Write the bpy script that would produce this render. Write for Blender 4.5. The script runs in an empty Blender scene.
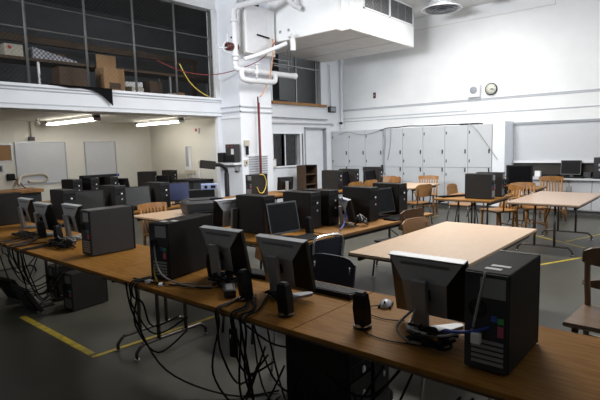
import bpy, bmesh, math, random
from mathutils import Vector, Matrix
random.seed(4)
C = bpy.context.scene.collection
SC = bpy.context.scene
PI = math.pi
R = math.radians

# ------------------------------------------------------------------ camera
cam_data = bpy.data.cameras.new('camera'); cam = bpy.data.objects.new('camera', cam_data); C.objects.link(cam)
cam_data.sensor_width = 36.0; cam_data.lens = 485.0 / 600.0 * 36.0; cam_data.clip_start = 0.05
mw = Matrix(((0.6469627, 0.09883719, -0.75608894, 0),
             (-0.76210357, 0.05098168, -0.64544483, 0),
             (-0.02524727, 0.9937968, 0.10830743, 1.6),
             (0, 0, 0, 1)))
cam.matrix_world = mw
SC.camera = cam
# ------------------------------------------------------------------ world, light, exposure
w = bpy.data.worlds.new('World'); SC.world = w; w.use_nodes = True
w.node_tree.nodes['Background'].inputs[0].default_value = (0.55, 0.65, 0.8, 1)
w.node_tree.nodes['Background'].inputs[1].default_value = 0.3
SC.view_settings.view_transform = 'Standard'; SC.view_settings.look = 'None'
SC.view_settings.exposure = 0.25; SC.view_settings.gamma = 1.0; SC.view_settings.use_curve_mapping = False

def area(name, loc, rot, sx, sy, power, col, spread=180):
    l = bpy.data.lights.new(name, 'AREA'); l.shape = 'RECTANGLE'; l.size = sx; l.size_y = sy
    l.energy = power; l.color = col; l.spread = R(spread)
    o = bpy.data.objects.new(name, l); C.objects.link(o); o.location = loc; o.rotation_euler = rot
    return o
# daylight through the high windows of the wall opposite the storage loft (behind the camera, to the right)
area('window_and_fill_light', (8.0, -4.9, 3.6), (R(90), 0, 0), 5.0, 1.6, 105, (0.84, 0.91, 1.0), 100)
# added fill light high on the left, brightening left faces of duct and column
area('window_and_fill_light', (-2.45, 5.6, 4.0), (R(90), 0, R(-90)), 4.0, 1.1, 112, (0.9, 0.94, 1.0), 70)
# ceiling luminaires over the far half of the shop, above the picture
area('ceiling_luminaire_light', (9.6, 4.3, 4.85), (0, 0, 0), 2.2, 1.0, 82, (1.0, 0.985, 0.95), 170)
area('ceiling_luminaire_light', (6.3, 3.6, 4.8), (0, 0, 0), 0.8, 3.2, 245, (1.0, 0.985, 0.95), 170)

# ------------------------------------------------------------------ materials
MATS = {}
def mat(name, col, rough=0.6, metal=0.0, emit=0.0, noise=0.0, nscale=8.0, col2=None, stretch=(1, 1, 1), bump=0.0, spec=0.5, alpha=None):
    m = bpy.data.materials.new(name); m.use_nodes = True
    nt = m.node_tree; b = nt.nodes['Principled BSDF']
    b.inputs['Base Color'].default_value = (*col, 1); b.inputs['Roughness'].default_value = rough
    b.inputs['Metallic'].default_value = metal; b.inputs['Specular IOR Level'].default_value = spec
    if emit:
        b.inputs['Emission Color'].default_value = (*col, 1); b.inputs['Emission Strength'].default_value = emit
    if noise or col2 or bump:
        tc = nt.nodes.new('ShaderNodeTexCoord'); mp = nt.nodes.new('ShaderNodeMapping'); mp.inputs['Scale'].default_value = stretch
        nz = nt.nodes.new('ShaderNodeTexNoise'); nz.inputs['Scale'].default_value = nscale; nz.inputs['Detail'].default_value = 5
        nt.links.new(tc.outputs['Object'], mp.inputs[0]); nt.links.new(mp.outputs[0], nz.inputs['Vector'])
        rp = nt.nodes.new('ShaderNodeValToRGB')
        c2 = col2 if col2 else tuple(max(0, c * (1 - noise)) for c in col)
        rp.color_ramp.elements[0].position = 0.32; rp.color_ramp.elements[1].position = 0.68
        rp.color_ramp.elements[0].color = (*c2, 1); rp.color_ramp.elements[1].color = (*col, 1)
        nt.links.new(nz.outputs['Fac'], rp.inputs[0]); nt.links.new(rp.outputs[0], b.inputs['Base Color'])
        if bump:
            bp = nt.nodes.new('ShaderNodeBump'); bp.inputs['Strength'].default_value = bump; bp.inputs['Distance'].default_value = 0.01
            nt.links.new(nz.outputs['Fac'], bp.inputs['Height']); nt.links.new(bp.outputs[0], b.inputs['Normal'])
    MATS[name] = m
    return m
WHITE = mat('white_wall_paint', (0.88, 0.885, 0.88), 0.55, noise=0.06, nscale=2)
WHITE_B = mat('white_gloss_paint', (0.84, 0.86, 0.90), 0.4, noise=0.05, nscale=3)
CREAM = mat('cream_wall_paint', (0.72, 0.70, 0.63), 0.6, noise=0.06, nscale=2)
GREYW = mat('grey_trim_paint', (0.33, 0.35, 0.38), 0.5, noise=0.1)
CEIL = mat('ceiling_paint', (0.80, 0.80, 0.78), 0.7, noise=0.05, nscale=2)
DARKW = mat('loft_shade_colour', (0.10, 0.105, 0.115), 0.8, noise=0.2, nscale=3)  # dimness of the loft put into its floor, wall and ceiling colour
LOCK = mat('locker_enamel', (0.56, 0.58, 0.60), 0.45, noise=0.05, nscale=3)
LOCKGAP = mat('dark_base_rubber', (0.12, 0.12, 0.12), 0.8, noise=0.1)  # even dark grey of plinths and baseboards
FLOOR = mat('worn_concrete', (0.085, 0.081, 0.064), 0.38, col2=(0.055, 0.053, 0.042), nscale=1.6, bump=0.05, spec=0.35)
YELLOW = mat('yellow_floor_paint', (0.62, 0.45, 0.03), 0.5, col2=(0.33, 0.26, 0.06), nscale=14)
LAM = mat('brown_woodgrain_laminate', (0.37, 0.18, 0.045), 0.5, col2=(0.24, 0.105, 0.02), nscale=9, stretch=(9, 0.7, 1), spec=0.05)
LAMX = mat('brown_laminate_crosswise', (0.33, 0.155, 0.035), 0.5, col2=(0.22, 0.10, 0.028), nscale=9, stretch=(0.7, 9, 1), spec=0.22)
TAN = mat('tan_woodgrain_laminate', (0.68, 0.48, 0.32), 0.36, col2=(0.61, 0.42, 0.27), nscale=7, stretch=(0.8, 8, 1))
TAN2 = mat('greyish_tan_laminate', (0.46, 0.33, 0.24), 0.3, col2=(0.40, 0.28, 0.20), nscale=7, stretch=(0.8, 8, 1))
DBOARD = mat('dark_brown_board', (0.035, 0.029, 0.022), 0.7, noise=0.2)
TRIMG = mat('pale_grey_trim_paint', (0.52, 0.54, 0.57), 0.5, noise=0.06)
DIFF = mat('tarnished_diffuser_steel', (0.22, 0.22, 0.24), 0.4, metal=0.6, noise=0.2)
WEATH = mat('weathered_steel_tube', (0.16, 0.16, 0.155), 0.6, metal=0.4, noise=0.2)
EDGE = mat('dark_vinyl_edging', (0.10, 0.05, 0.025), 0.5, noise=0.2)
OAK = mat('golden_oak', (0.38, 0.18, 0.045), 0.42, col2=(0.26, 0.11, 0.025), nscale=10, stretch=(1, 1, 0.2))
PLY = mat('varnished_plywood', (0.33, 0.165, 0.055), 0.4, col2=(0.27, 0.125, 0.04), nscale=8, stretch=(0.3, 1, 4))
WALNUT = mat('dark_varnished_plywood', (0.16, 0.07, 0.03), 0.35, col2=(0.11, 0.045, 0.02), nscale=8, stretch=(0.3, 1, 4))
NAVY = mat('navy_plastic', (0.012, 0.017, 0.035), 0.45, noise=0.1)
PIPE_D = mat('dark_steel_tube', (0.12, 0.10, 0.09), 0.35, metal=0.8, noise=0.15)
CHROME = mat('chrome', (0.75, 0.75, 0.75), 0.15, metal=1.0, noise=0.05)
BLACKC = mat('charcoal_case_paint', (0.034, 0.031, 0.029), 0.6, noise=0.12, nscale=20, spec=0.05)
GREYCASE = mat('grey_case_paint', (0.075, 0.071, 0.074), 0.42, noise=0.1, nscale=20, spec=0.3)  # gloss reflection on the tower side put into a lighter case colour
BLACKF = mat('black_gloss_plastic', (0.008, 0.008, 0.009), 0.35, noise=0.1)
BLACK = mat('black_plastic', (0.010, 0.010, 0.011), 0.55, noise=0.1, spec=0.2)
RUBBER = mat('black_cable_rubber', (0.007, 0.007, 0.007), 0.6, noise=0.1, spec=0.25)
GCABLE = mat('grey_cable_rubber', (0.33, 0.32, 0.31), 0.5, noise=0.1)
BCABLE = mat('blue_cable_rubber', (0.03, 0.07, 0.35), 0.5, noise=0.1)
YCABLE = mat('yellow_cable_rubber', (0.72, 0.52, 0.08), 0.5, noise=0.1)
RCABLE = mat('red_cable_rubber', (0.26, 0.035, 0.03), 0.5, noise=0.1)
OCABLE = mat('orange_cable_rubber', (0.75, 0.38, 0.20), 0.5, noise=0.1)
SILVER = mat('silver_plastic', (0.56, 0.57, 0.60), 0.42, metal=0.1, noise=0.05)
MSIL = mat('mid_silver_plastic', (0.27, 0.275, 0.285), 0.38, metal=0.35, noise=0.06)
DSILVER = mat('dark_silver_plastic', (0.34, 0.335, 0.33), 0.42, metal=0.2, noise=0.08)
SCREEN = mat('switched_off_screen', (0.004, 0.004, 0.005), 0.5, noise=0.05, spec=0.12)
SCREENG = mat('screen_grey_reflection', (0.05, 0.052, 0.05), 0.4, noise=0.05)  # greyish reflection of the room put into the screen colour
STEEL = mat('galvanised_steel', (0.42, 0.42, 0.43), 0.4, metal=0.7, noise=0.15)
DUCTU = mat('duct_underside_grey', (0.80, 0.77, 0.73), 0.5, metal=0.1, noise=0.12, nscale=3)  # slightly darker and warmer than the white duct sides
PWHITE = mat('white_pipe_lagging', (0.80, 0.80, 0.82), 0.5, noise=0.06)
CARD = mat('brown_cardboard', (0.42, 0.24, 0.11), 0.8, noise=0.12)
CRATE = mat('dark_brown_crate', (0.085, 0.045, 0.02), 0.7, noise=0.3)
TARP = mat('black_tarpaulin', (0.008, 0.008, 0.009), 0.9, noise=0.2, spec=0.1)
CORK = mat('cork_board', (0.36, 0.20, 0.09), 0.85, noise=0.25, nscale=60)
WBOARD = mat('whiteboard_enamel', (0.56, 0.57, 0.59), 0.35, noise=0.03)
LABEL = mat('white_paper_label', (0.8, 0.8, 0.8), 0.6, noise=0.05)
LED = mat('power_button_light', (0.85, 0.88, 0.95), 0.3, noise=0.02)
REDP = mat('red_plastic', (0.5, 0.03, 0.03), 0.4, noise=0.1)
GREENP = mat('green_plastic', (0.08, 0.45, 0.12), 0.4, noise=0.1)
BLUEP = mat('blue_plastic', (0.05, 0.12, 0.5), 0.4, noise=0.1)
PINKP = mat('pink_plastic', (0.6, 0.12, 0.2), 0.4, noise=0.1)
BRONZE = mat('red_brown_enamel', (0.10, 0.02, 0.015), 0.45, noise=0.3)
BEIGE = mat('beige_plastic', (0.55, 0.50, 0.40), 0.6, noise=0.1)
LBLUE = mat('pale_blue_plastic', (0.35, 0.42, 0.62), 0.4, noise=0.08)
PURP = mat('indigo_plastic', (0.022, 0.03, 0.09), 0.35, noise=0.08)
GREYCAR = mat('dark_grey_plastic', (0.028, 0.028, 0.030), 0.5, noise=0.1)
FACE = mat('clock_face_paper', (0.72, 0.72, 0.62), 0.5, noise=0.04)
TUBE = mat('fluorescent_tube', (1.0, 0.95, 0.86), 0.4, emit=12.0)
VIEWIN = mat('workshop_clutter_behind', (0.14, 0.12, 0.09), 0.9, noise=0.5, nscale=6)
# glass
GL = bpy.data.materials.new('window_glass'); GL.use_nodes = True
_b = GL.node_tree.nodes['Principled BSDF']; _b.inputs['Transmission Weight'].default_value = 1; _b.inputs['Roughness'].default_value = 0.02
_b.inputs['Base Color'].default_value = (0.9, 0.93, 0.92, 1); _b.inputs['IOR'].default_value = 1.45
# wire mesh
# pattern of dark rings for the printed carton
def checker(name, a, b, s):
    m = bpy.data.materials.new(name); m.use_nodes = True; nt = m.node_tree
    ch = nt.nodes.new('ShaderNodeTexChecker'); tc = nt.nodes.new('ShaderNodeTexCoord'); ch.inputs['Scale'].default_value = s
    ch.inputs['Color1'].default_value = (*a, 1); ch.inputs['Color2'].default_value = (*b, 1)
    nt.links.new(tc.outputs['Object'], ch.inputs['Vector']); nt.links.new(ch.outputs[0], nt.nodes['Principled BSDF'].inputs['Base Color'])
    return m
PRINT = checker('printed_wrap', (0.5, 0.5, 0.52), (0.12, 0.12, 0.16), 26)

# ------------------------------------------------------------------ mesh helpers
class MB:
    def __init__(s): s.bm = bmesh.new()
    def _add(s, verts, faces, smooth=False):
        vs = [s.bm.verts.new(v) for v in verts]
        fs = []
        for f in faces:
            try: fc = s.bm.faces.new([vs[i] for i in f])
            except ValueError: continue
            fc.smooth = smooth; fs.append(fc)
        return vs, fs
    def box(s, x0, x1, y0, y1, z0, z1, bev=0.0, M=None):
        v = [(x, y, z) for x in (x0, x1) for y in (y0, y1) for z in (z0, z1)]
        vs, fs = s._add(v, [(0, 1, 3, 2), (4, 6, 7, 5), (0, 4, 5, 1), (2, 3, 7, 6), (0, 2, 6, 4), (1, 5, 7, 3)])
        if bev:
            es = list({e for f in fs for e in f.edges})
            r = bmesh.ops.bevel(s.bm, geom=es, offset=bev, segments=2, affect='EDGES', profile=0.5)
            vs = list({v for f in r['faces'] for v in f.verts} | {v for v in vs if v.is_valid})
        if M is not None:
            for v in vs:
                if v.is_valid: v.co = M @ v.co
        return s
    def loft(s, rings, cap=True, smooth=False):
        n = len(rings[0]); verts = [p for r in rings for p in r]; faces = []
        for i in range(len(rings) - 1):
            for j in range(n):
                a = i * n + j; b = i * n + (j + 1) % n
                faces.append((a, b, b + n, a + n))
        vs, fs = s._add(verts, faces, smooth)
        if cap:
            s.bm.faces.new([vs[i] for i in range(n)][::-1])
            k = (len(rings) - 1) * n
            s.bm.faces.new([vs[k + i] for i in range(n)])
        return s
    def tube(s, pts, r, n=8, close=False):
        pts = [Vector(p) for p in pts]; rings = []; up = None
        m = len(pts)
        for i, p in enumerate(pts):
            if close: t = pts[(i + 1) % m] - pts[i - 1]
            else: t = pts[min(i + 1, m - 1)] - pts[max(i - 1, 0)]
            if t.length < 1e-9: t = Vector((0, 0, 1))
            t.normalize()
            if up is None:
                up = Vector((0, 0, 1)) if abs(t.z) < 0.9 else Vector((1, 0, 0))
            a = (up - t * up.dot(t))
            if a.length < 1e-6: a = t.orthogonal()
            a.normalize(); up = a; b = t.cross(a)
            rr = r[i] if isinstance(r, (list, tuple)) else r
            rings.append([p + (a * math.cos(k * 2 * PI / n) + b * math.sin(k * 2 * PI / n)) * rr for k in range(n)])
        if close: rings.append(rings[0]); s.loft(rings, False, True)
        else: s.loft(rings, True, True)
        return s
    def cyl(s, a, b, r, n=16, r2=None):
        return s.tube([a, b], [r, r if r2 is None else r2], n)
    def lathe(s, prof, c=(0, 0, 0), axis='z', n=28):
        rings = []
        for (rr, h) in prof:
            ring = []
            for k in range(n):
                u = rr * math.cos(2 * PI * k / n); v = rr * math.sin(2 * PI * k / n)
                if axis == 'z': p = (c[0] + u, c[1] + v, c[2] + h)
                elif axis == 'x': p = (c[0] + h, c[1] + u, c[2] + v)
                else: p = (c[0] + u, c[1] + h, c[2] + v)
                ring.append(p)
            rings.append(ring)
        return s.loft(rings, True, True)
    def prism(s, poly, y0, y1, plane='xz'):
        def P(u, v, w):
            return {'xz': (u, w, v), 'yz': (w, u, v), 'xy': (u, v, w)}[plane]
        return s.loft([[P(u, v, y0) for u, v in poly], [P(u, v, y1) for u, v in poly]])
    def xf(s, M):
        bmesh.ops.transform(s.bm, matrix=M, verts=s.bm.verts); return s
    def build(s, name, m, parent=None, label=None):
        bmesh.ops.recalc_face_normals(s.bm, faces=s.bm.faces)
        me = bpy.data.meshes.new(name); s.bm.to_mesh(me); s.bm.free(); me.materials.append(m)
        o = bpy.data.objects.new(name, me); C.objects.link(o)
        if parent is not None: o.parent = parent
        if label: o['label'] = label
        return o
def split_build(mb, name, m, parent, label=None):
    """each connected piece of the builder becomes a part of its own"""
    bm = mb.bm; bmesh.ops.recalc_face_normals(bm, faces=bm.faces); bm.verts.index_update(); bm.verts.ensure_lookup_table()
    seen = set(); outs = []
    for v in bm.verts:
        if v.index in seen: continue
        st = [v]; comp = []; seen.add(v.index)
        while st:
            q = st.pop(); comp.append(q)
            for e in q.link_edges:
                o = e.other_vert(q)
                if o.index not in seen: seen.add(o.index); st.append(o)
        ids = {q.index: i for i, q in enumerate(comp)}
        fs = list({f for q in comp for f in q.link_faces})
        me = bpy.data.meshes.new(name); me.from_pydata([tuple(q.co) for q in comp], [], [[ids[x.index] for x in f.verts] for f in fs])
        for p, f in zip(me.polygons, fs): p.use_smooth = f.smooth
        me.materials.append(m); ob = bpy.data.objects.new(name, me); C.objects.link(ob); ob.parent = parent
        if label: ob['label'] = label
        outs.append(ob)
    bm.free(); return outs
def smooth_path(pts, k=6):
    P = [Vector(p) for p in pts]; out = []
    for i in range(len(P) - 1):
        p0 = P[max(i - 1, 0)]; p1 = P[i]; p2 = P[i + 1]; p3 = P[min(i + 2, len(P) - 1)]
        for j in range(k):
            t = j / k
            out.append(0.5 * ((2 * p1) + (p2 - p0) * t + (2 * p0 - 5 * p1 + 4 * p2 - p3) * t * t + (3 * p1 - p0 - 3 * p2 + p3) * t ** 3))
    out.append(P[-1]); return out
def tag(o, label, cat, group=None, kind=None):
    o['label'] = label; o['category'] = cat
    if group: o['group'] = group
    if kind: o['kind'] = kind
    return o
def thing(name, label, cat, loc=(0, 0, 0), rz=0, group=None):
    o = bpy.data.objects.new(name, None); C.objects.link(o); o.empty_display_size = 0.05
    o.location = loc; o.rotation_euler = (0, 0, R(rz)); return tag(o, label, cat, group)
def dup(root, loc, rz, label, group=None):
    r = root.copy(); C.objects.link(r); r.location = loc; r.rotation_euler = (0, 0, R(rz)); r['label'] = label
    if group: r['group'] = group
    for ch in list(root.children):
        c = ch.copy(); C.objects.link(c); c.parent = r
        for g in ch.children:
            d = g.copy(); C.objects.link(d); d.parent = c
    return r
def struct(name, mb, m):
    o = mb.build(name, m); o['kind'] = 'structure'; return o
def cable(label, pts, r, m, group=None, cat='cable', name='cable', k=6, n=6):
    o = MB().tube(smooth_path(pts, k), r, n).build(name, m); return tag(o, label, cat, group)

# ================================================================== THE SETTING
XW, YW = 12.2, 8.6            # locker wall and storage wall
ZC = 4.92
struct('floor', MB().box(-2.6, 12.3, -5.1, 11.5, -0.1, 0.0), FLOOR)
struct('ceiling', MB().box(-2.6, 12.3, -5.1, 11.5, ZC, ZC + 0.1), CEIL)
struct('wall_right', MB().box(XW, XW + 0.1, -5.1, 11.5, 0, ZC), WHITE)
struct('wall_near', MB().box(-2.6, 12.3, -5.1, -5.0, 0, ZC), CREAM)
struct('wall_left', MB().box(-2.6, -2.5, -5.1, 11.5, 0, ZC), GREYW)
struct('wall_recess_back', MB().box(-2.6, 7.31, 11.4, 11.5, 0, ZC), CREAM)
struct('wall_recess_side', MB().box(7.31, 7.45, 8.75, 11.4, 0, 2.33), CREAM)
# storage loft: slab with its deep white edge beam
struct('trim_1', MB().box(-2.5, 7.31, 8.5, 8.75, 2.33, 2.72).box(-2.5, 7.31, 8.46, 8.5, 2.68, 2.73, 0.005)
       .box(-2.5, 7.31, 8.47, 8.5, 2.33, 2.39, 0.005), WHITE_B)
struct('trim_2', MB().box(-2.5, 7.31, 8.485, 8.5, 2.395, 2.415).box(-2.5, 7.31, 8.485, 8.5, 2.625, 2.64), TRIMG)
struct('ceiling_recess', MB().box(-2.5, 7.45, 8.75, 11.4, 2.31, 2.6), CREAM)
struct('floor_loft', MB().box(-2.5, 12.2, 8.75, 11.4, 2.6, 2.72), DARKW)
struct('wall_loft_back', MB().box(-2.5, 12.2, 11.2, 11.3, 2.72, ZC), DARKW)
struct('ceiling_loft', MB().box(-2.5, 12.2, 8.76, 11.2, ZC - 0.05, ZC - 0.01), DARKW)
struct('trim_3', MB().box(-2.5, 7.31, 8.55, 8.75, 4.64, ZC).box(7.2, 7.31, 8.52, 8.75, 2.72, 4.64), WHITE)
# the big column
struct('wall_column', MB().box(7.31, 8.29, 7.88, 8.75, 0, ZC), WHITE_B)
struct('trim_4', MB().box(7.285, 8.315, 7.855, 7.88, 2.50, 2.53).box(7.285, 8.315, 7.855, 7.88, 2.39, 2.42).box(7.285, 7.31, 7.855, 8.5, 2.50, 2.53)
       .box(7.285, 7.31, 7.855, 8.5, 2.39, 2.42).box(7.29, 7.31, 7.86, 8.5, 2.26, 2.275), TRIMG)
struct('trim_5', MB().box(7.2, 7.31, 8.5, 8.6, 0, 2.33, 0.01), WHITE_B)
# wall to the right of the column with its two windows and the door
wb = MB()
y0, y1 = YW, YW + 0.15
for (a, b, c, d) in [(8.29, 9.04, 0, 2.62), (9.04, 10.1, 0, 1.12), (9.04, 10.32, 1.955, 2.62), (10.1, 10.17, 1.12, 1.955), (10.1, 10.32, 0, 1.12),
                     (10.25, 10.32, 1.12, 1.955), (10.32, 11.3, 2.14, 2.62), (11.3, 12.2, 0, 2.62), (8.29, 9.08, 2.62, ZC),
                     (9.08, 11.1, 2.62, 2.78), (11.1, 12.2, 2.62, ZC), (9.08, 11.1, 4.4, ZC)]:
    wb.box(a, b, y0, y1, c, d)
struct('wall_back', wb, WHITE_B)
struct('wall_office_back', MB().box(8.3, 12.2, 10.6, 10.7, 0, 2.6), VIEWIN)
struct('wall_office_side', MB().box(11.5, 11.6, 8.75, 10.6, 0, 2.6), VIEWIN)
f = struct('window_1', MB().box(9.04, 10.1, 8.56, 8.62, 1.08, 1.12, 0.005).box(9.04, 10.1, 8.56, 8.62, 1.955, 1.99, 0.005)
           .box(9.0, 9.04, 8.56, 8.62, 1.08, 1.99, 0.005).box(10.1, 10.13, 8.56, 8.62, 1.08, 1.99, 0.005).box(9.52, 9.55, 8.6, 8.66, 1.12, 1.955), WHITE_B)
MB().box(9.04, 10.1, 8.67, 8.676, 1.12, 1.955).build('window_pane', GL, f)
split_build(MB().box(9.52, 9.56, 8.62, 8.66, 1.12, 1.955), 'window_mullion', STEEL, f)
f = struct('window_2', MB().box(10.13, 10.17, 8.57, 8.62, 1.08, 1.99, 0.004).box(10.25, 10.29, 8.57, 8.62, 1.08, 1.99, 0.004), WHITE_B)
MB().box(10.17, 10.25, 8.67, 8.676, 1.12, 1.955).build('window_pane', GL, f)
f = struct('window_3', MB().box(9.04, 9.09, 8.58, 8.75, 2.78, 4.4).box(11.09, 11.13, 8.58, 8.75, 2.78, 4.4), WHITE_B)
MB().box(9.0, 11.24, 8.48, 8.75, 2.715, 2.78, 0.008).build('window_sill', OAK, f, 'varnished wooden sill')
split_build(MB().box(10.05, 10.09, 8.62, 8.66, 2.78, 4.4).box(10.9, 10.93, 8.62, 8.66, 2.78, 4.4), 'window_mullion', STEEL, f)
MB().box(9.09, 11.09, 8.63, 8.65, 3.72, 3.75).build('window_transom', STEEL, f)
d = struct('door_1', MB().box(10.36, 11.26, 8.68, 8.73, 0.01, 2.10, 0.004), WHITE_B)
MB().box(10.32, 10.36, 8.58, 8.75, 0, 2.14).box(11.26, 11.3, 8.58, 8.75, 0, 2.14).box(10.32, 11.3, 8.58, 8.75, 2.10, 2.14).build('door_frame', GREYW, d)
MB().cyl((10.45, 8.68, 1.0), (10.45, 8.62, 1.0), 0.012).lathe([(0.005, 0), (0.03, 0.01), (0.03, 0.035), (0.005, 0.045)], (10.45, 8.58, 1.0), 'y').build('door_handle', STEEL, d)
# right wall mouldings: three thin rails and one high seam
struct('trim_6', MB().box(12.18, 12.2, -4.9, 8.6, 2.665, 2.685, 0.004).box(12.185, 12.2, -4.9, 8.6, 2.63, 2.655), TRIMG)
struct('trim_7', MB().box(12.18, 12.2, -4.9, 8.6, 2.315, 2.335, 0.004), TRIMG)
struct('trim_8', MB().box(12.18, 12.2, 4.8, 8.6, 2.40, 2.42, 0.004), TRIMG)
struct('trim_9', MB().box(12.187, 12.2, 2.83, 8.6, 4.6, 4.615).box(12.187, 12.2, 2.83, 2.845, 4.6, ZC), CREAM)
struct('baseboard_right', MB().box(12.18, 12.2, -4.9, 3.2, 0, 0.1), LOCKGAP)
struct('baseboard_column', MB().box(7.29, 8.31, 7.86, 7.88, 0, 0.1), LOCKGAP)
# yellow lane paint on the floor
def lane(a, b, wd, label, lift=0.002):
    a = Vector((*a, 0)); b = Vector((*b, 0)); t = (b - a).normalized(); n = Vector((-t.y, t.x, 0)) * wd / 2
    p = [a - n, b - n, b + n, a + n]
    mb = MB().loft([[(q.x, q.y, 0.0002) for q in p], [(q.x, q.y, lift) for q in p]])
    tag(mb.build('floor_marking', YELLOW), label, 'floor line')
lane((1.74, 5.15), (1.73, 3.70), 0.06, 'worn yellow line painted on the floor at the lower left, running under the front desks')
lane((1.70, 3.64), (2.95, 3.58), 0.04, 'thin yellow floor line turning in under the feet of the front desks', 0.003)
lane((6.6, 1.70), (8.3, 0.9), 0.045, 'yellow floor line in front of the foremost wooden chair at the right')
lane((8.95, 2.45), (8.1, 1.35), 0.045, 'yellow floor line under the light table at the right')
lane((9.3, 4.85), (10.2, 4.62), 0.04, 'short yellow floor line in the far aisle before the lockers')
lane((8.5, 1.72), (10.2, 1.15), 0.04, 'faint yellow floor line behind the light table at the right', 0.003)

# ================================================================== LOFT CAGE AND ITS STORE
cage = thing('storage_cage', 'chain-link cage front closing the dark storage loft', 'cage', (0, 8.6, 2.73))
for i, x in enumerate((-0.6, 0.4, 1.38, 2.36, 3.33, 4.33, 5.28, 6.22, 7.14)):
    MB().cyl((x, 0, 0), (x, 0, 1.9), 0.023, 10).build('post', WEATH, cage)
for z in (0.9, 1.3, 1.86):
    MB().cyl((-2.4, 0.0, z), (7.18, 0.0, z), 0.016 if z == 0.9 else 0.012, 8).build('rail', WEATH, cage)
wm = MB(); L = 4.6; x_start = 2.6; h = 1.86; s = 0.075
i = 0
while x_start - h + i * s < 7.15:
    xa = x_start - h + i * s
    for sg in (1, -1):
        p, q = (xa, 0.0), (xa + h, h)
        if sg < 0: p, q = (xa, h), (xa + h, 0.0)
        # clip in x
        t0 = max(0, (x_start - p[0]) / h); t1 = min(1, (7.15 - p[0]) / h)
        if t1 - t0 > 0.02:
            a = (p[0] + t0 * h, 0.0 + 0.004 * sg, p[1] + t0 * (q[1] - p[1])); b = (p[0] + t1 * h, 0.004 * sg, p[1] + t1 * (q[1] - p[1]))
            wm.tube([a, b], 0.0022, 3)
    i += 1
o = wm.build('chain_link', WEATH, cage)

# shelf plank and rear beams in the loft
sh = thing('loft_shelf', 'long dark plank shelf across the loft on steel brackets', 'shelf', (5.2, 9.6, 2.72))
MB().box(-2.9, 2.9, -0.28, 0.28, 0.53, 0.58).build('shelf_board', CRATE, sh)
for x in (-2.8, -1.4, 0.0, 1.4, 2.8):
    MB().box(x - 0.02, x + 0.02, 0.2, 0.24, 0.0, 0.53).build('leg', STEEL, sh)
    MB().box(x - 0.02, x + 0.02, -0.24, -0.2, 0.0, 0.53).build('leg', STEEL, sh)
bm_ = thing('loft_pipe', 'dark horizontal beam high in the loft behind the cage', 'beam', (4.2, 10.2, 3.8))
MB().box(-3.8, 3.8, -0.06, 0.06, -0.07, 0.07, 0.01).build('beam_body', CRATE, bm_)
split_build(MB().box(-3.75, -3.65, -0.05, 0.05, -1.08, -0.07).box(3.65, 3.75, -0.05, 0.05, -1.08, -0.07), 'beam_post', CRATE, bm_)
# stored things
def carton(label, x, y, z, sx, sy, sz, m, rz=0, flaps=True, name='cardboard_box', cat='box', tape=LABEL):
    t = thing(name, label, cat, (x, y, z), rz)
    MB().box(-sx / 2, sx / 2, -sy / 2, sy / 2, 0.001, sz, 0.006).build('body', m, t)
    if flaps:
        MB().box(-sx / 2, sx / 2, -sy / 2 - 0.004, -sy / 2 - 0.001, sz * 0.25, sz * 0.6).build('printed_panel', CRATE if m is CARD else tape, t)
    return t
carton('small white box with a red mark on the left end of the loft shelf', 3.4, 9.45, 3.30, 0.3, 0.25, 0.2, BEIGE, 0, False)
tag(MB().lathe([(0.01, 0), (0.03, 0.001), (0.03, 0.004), (0.01, 0.005)], (3.33, 9.318, 3.44), 'y', 12).build('round_sticker', REDP), 'small red round sticker on the white loft box', 'sticker')
tb = MB(); tb.loft([[(3.72, 9.35, 3.302), (4.5, 9.35, 3.302), (4.5, 9.55, 3.302), (3.72, 9.55, 3.302)], [(3.72, 9.35, 3.5), (4.5, 9.35, 3.33), (4.5, 9.55, 3.33), (3.72, 9.55, 3.5)]])
tag(tb.build('wrapped_package', PRINT), 'wedge-shaped package in black and white patterned wrap on the loft shelf', 'package')
carton('brown carton behind the patterned package on the loft shelf', 4.15, 9.75, 3.30, 0.6, 0.2, 0.2, CRATE)
t = thing('cardboard_box', 'tall open cardboard box on the loft floor, light brown flap raised above the shelf', 'box', (5.05, 9.15, 2.721), 3)
MB().box(-0.22, 0.22, -0.15, 0.15, 0, 0.5, 0.004).build('body', CARD, t)
MB().box(-0.2, 0.22, 0.12, 0.135, 0.5, 0.78).build('flap', CARD, t)
MB().box(-0.12, 0.12, -0.155, -0.151, 0.1, 0.22).build('printed_panel', CRATE, t)
for x, y, sx, sy, sz, lb in [(4.25, 9.1, 0.55, 0.3, 0.42, 'wide dark brown crate on the loft floor, the left of a touching pair'), (4.75 - 0.19, 9.12, 0.06, 0.06, 0.4, 'narrow dark brown upright piece between the crate and the open box')]:
    carton(lb, x, y, 2.721, sx, sy, sz, CRATE, 0, False, 'wooden_crate', 'crate')
carton('pale cardboard tray on the loft floor right of the open box', 5.62, 9.3, 2.721, 0.32, 0.3, 0.2, BEIGE, 12)
carton('white polystyrene block lying on top of the pale cardboard tray in the loft', 5.62, 9.3, 2.925, 0.36, 0.2, 0.1, LABEL, -14, False, 'packing_block', 'packing block')
carton('rusty brown bin on the loft floor right of the pale tray', 6.1, 9.35, 2.721, 0.34, 0.3, 0.36, CRATE, 10, False, 'storage_bin', 'bin')
carton('small light box on the loft floor before the right end of the cage', 6.55, 9.3, 2.721, 0.26, 0.25, 0.13, BEIGE, -8)
carton('yellowish roll box on the loft floor beside the rightmost small light box', 6.83, 9.4, 2.721, 0.2, 0.2, 0.18, CARD, 14)
tag(MB().lathe([(0.12, 0), (0.16, 0.02), (0.16, 0.05), (0.11, 0.07)], (3.75, 9.0, 2.721), 'z', 20).build('coiled_hose', GCABLE), 'low grey coil lying at the left edge of the loft floor', 'hose')
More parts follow.
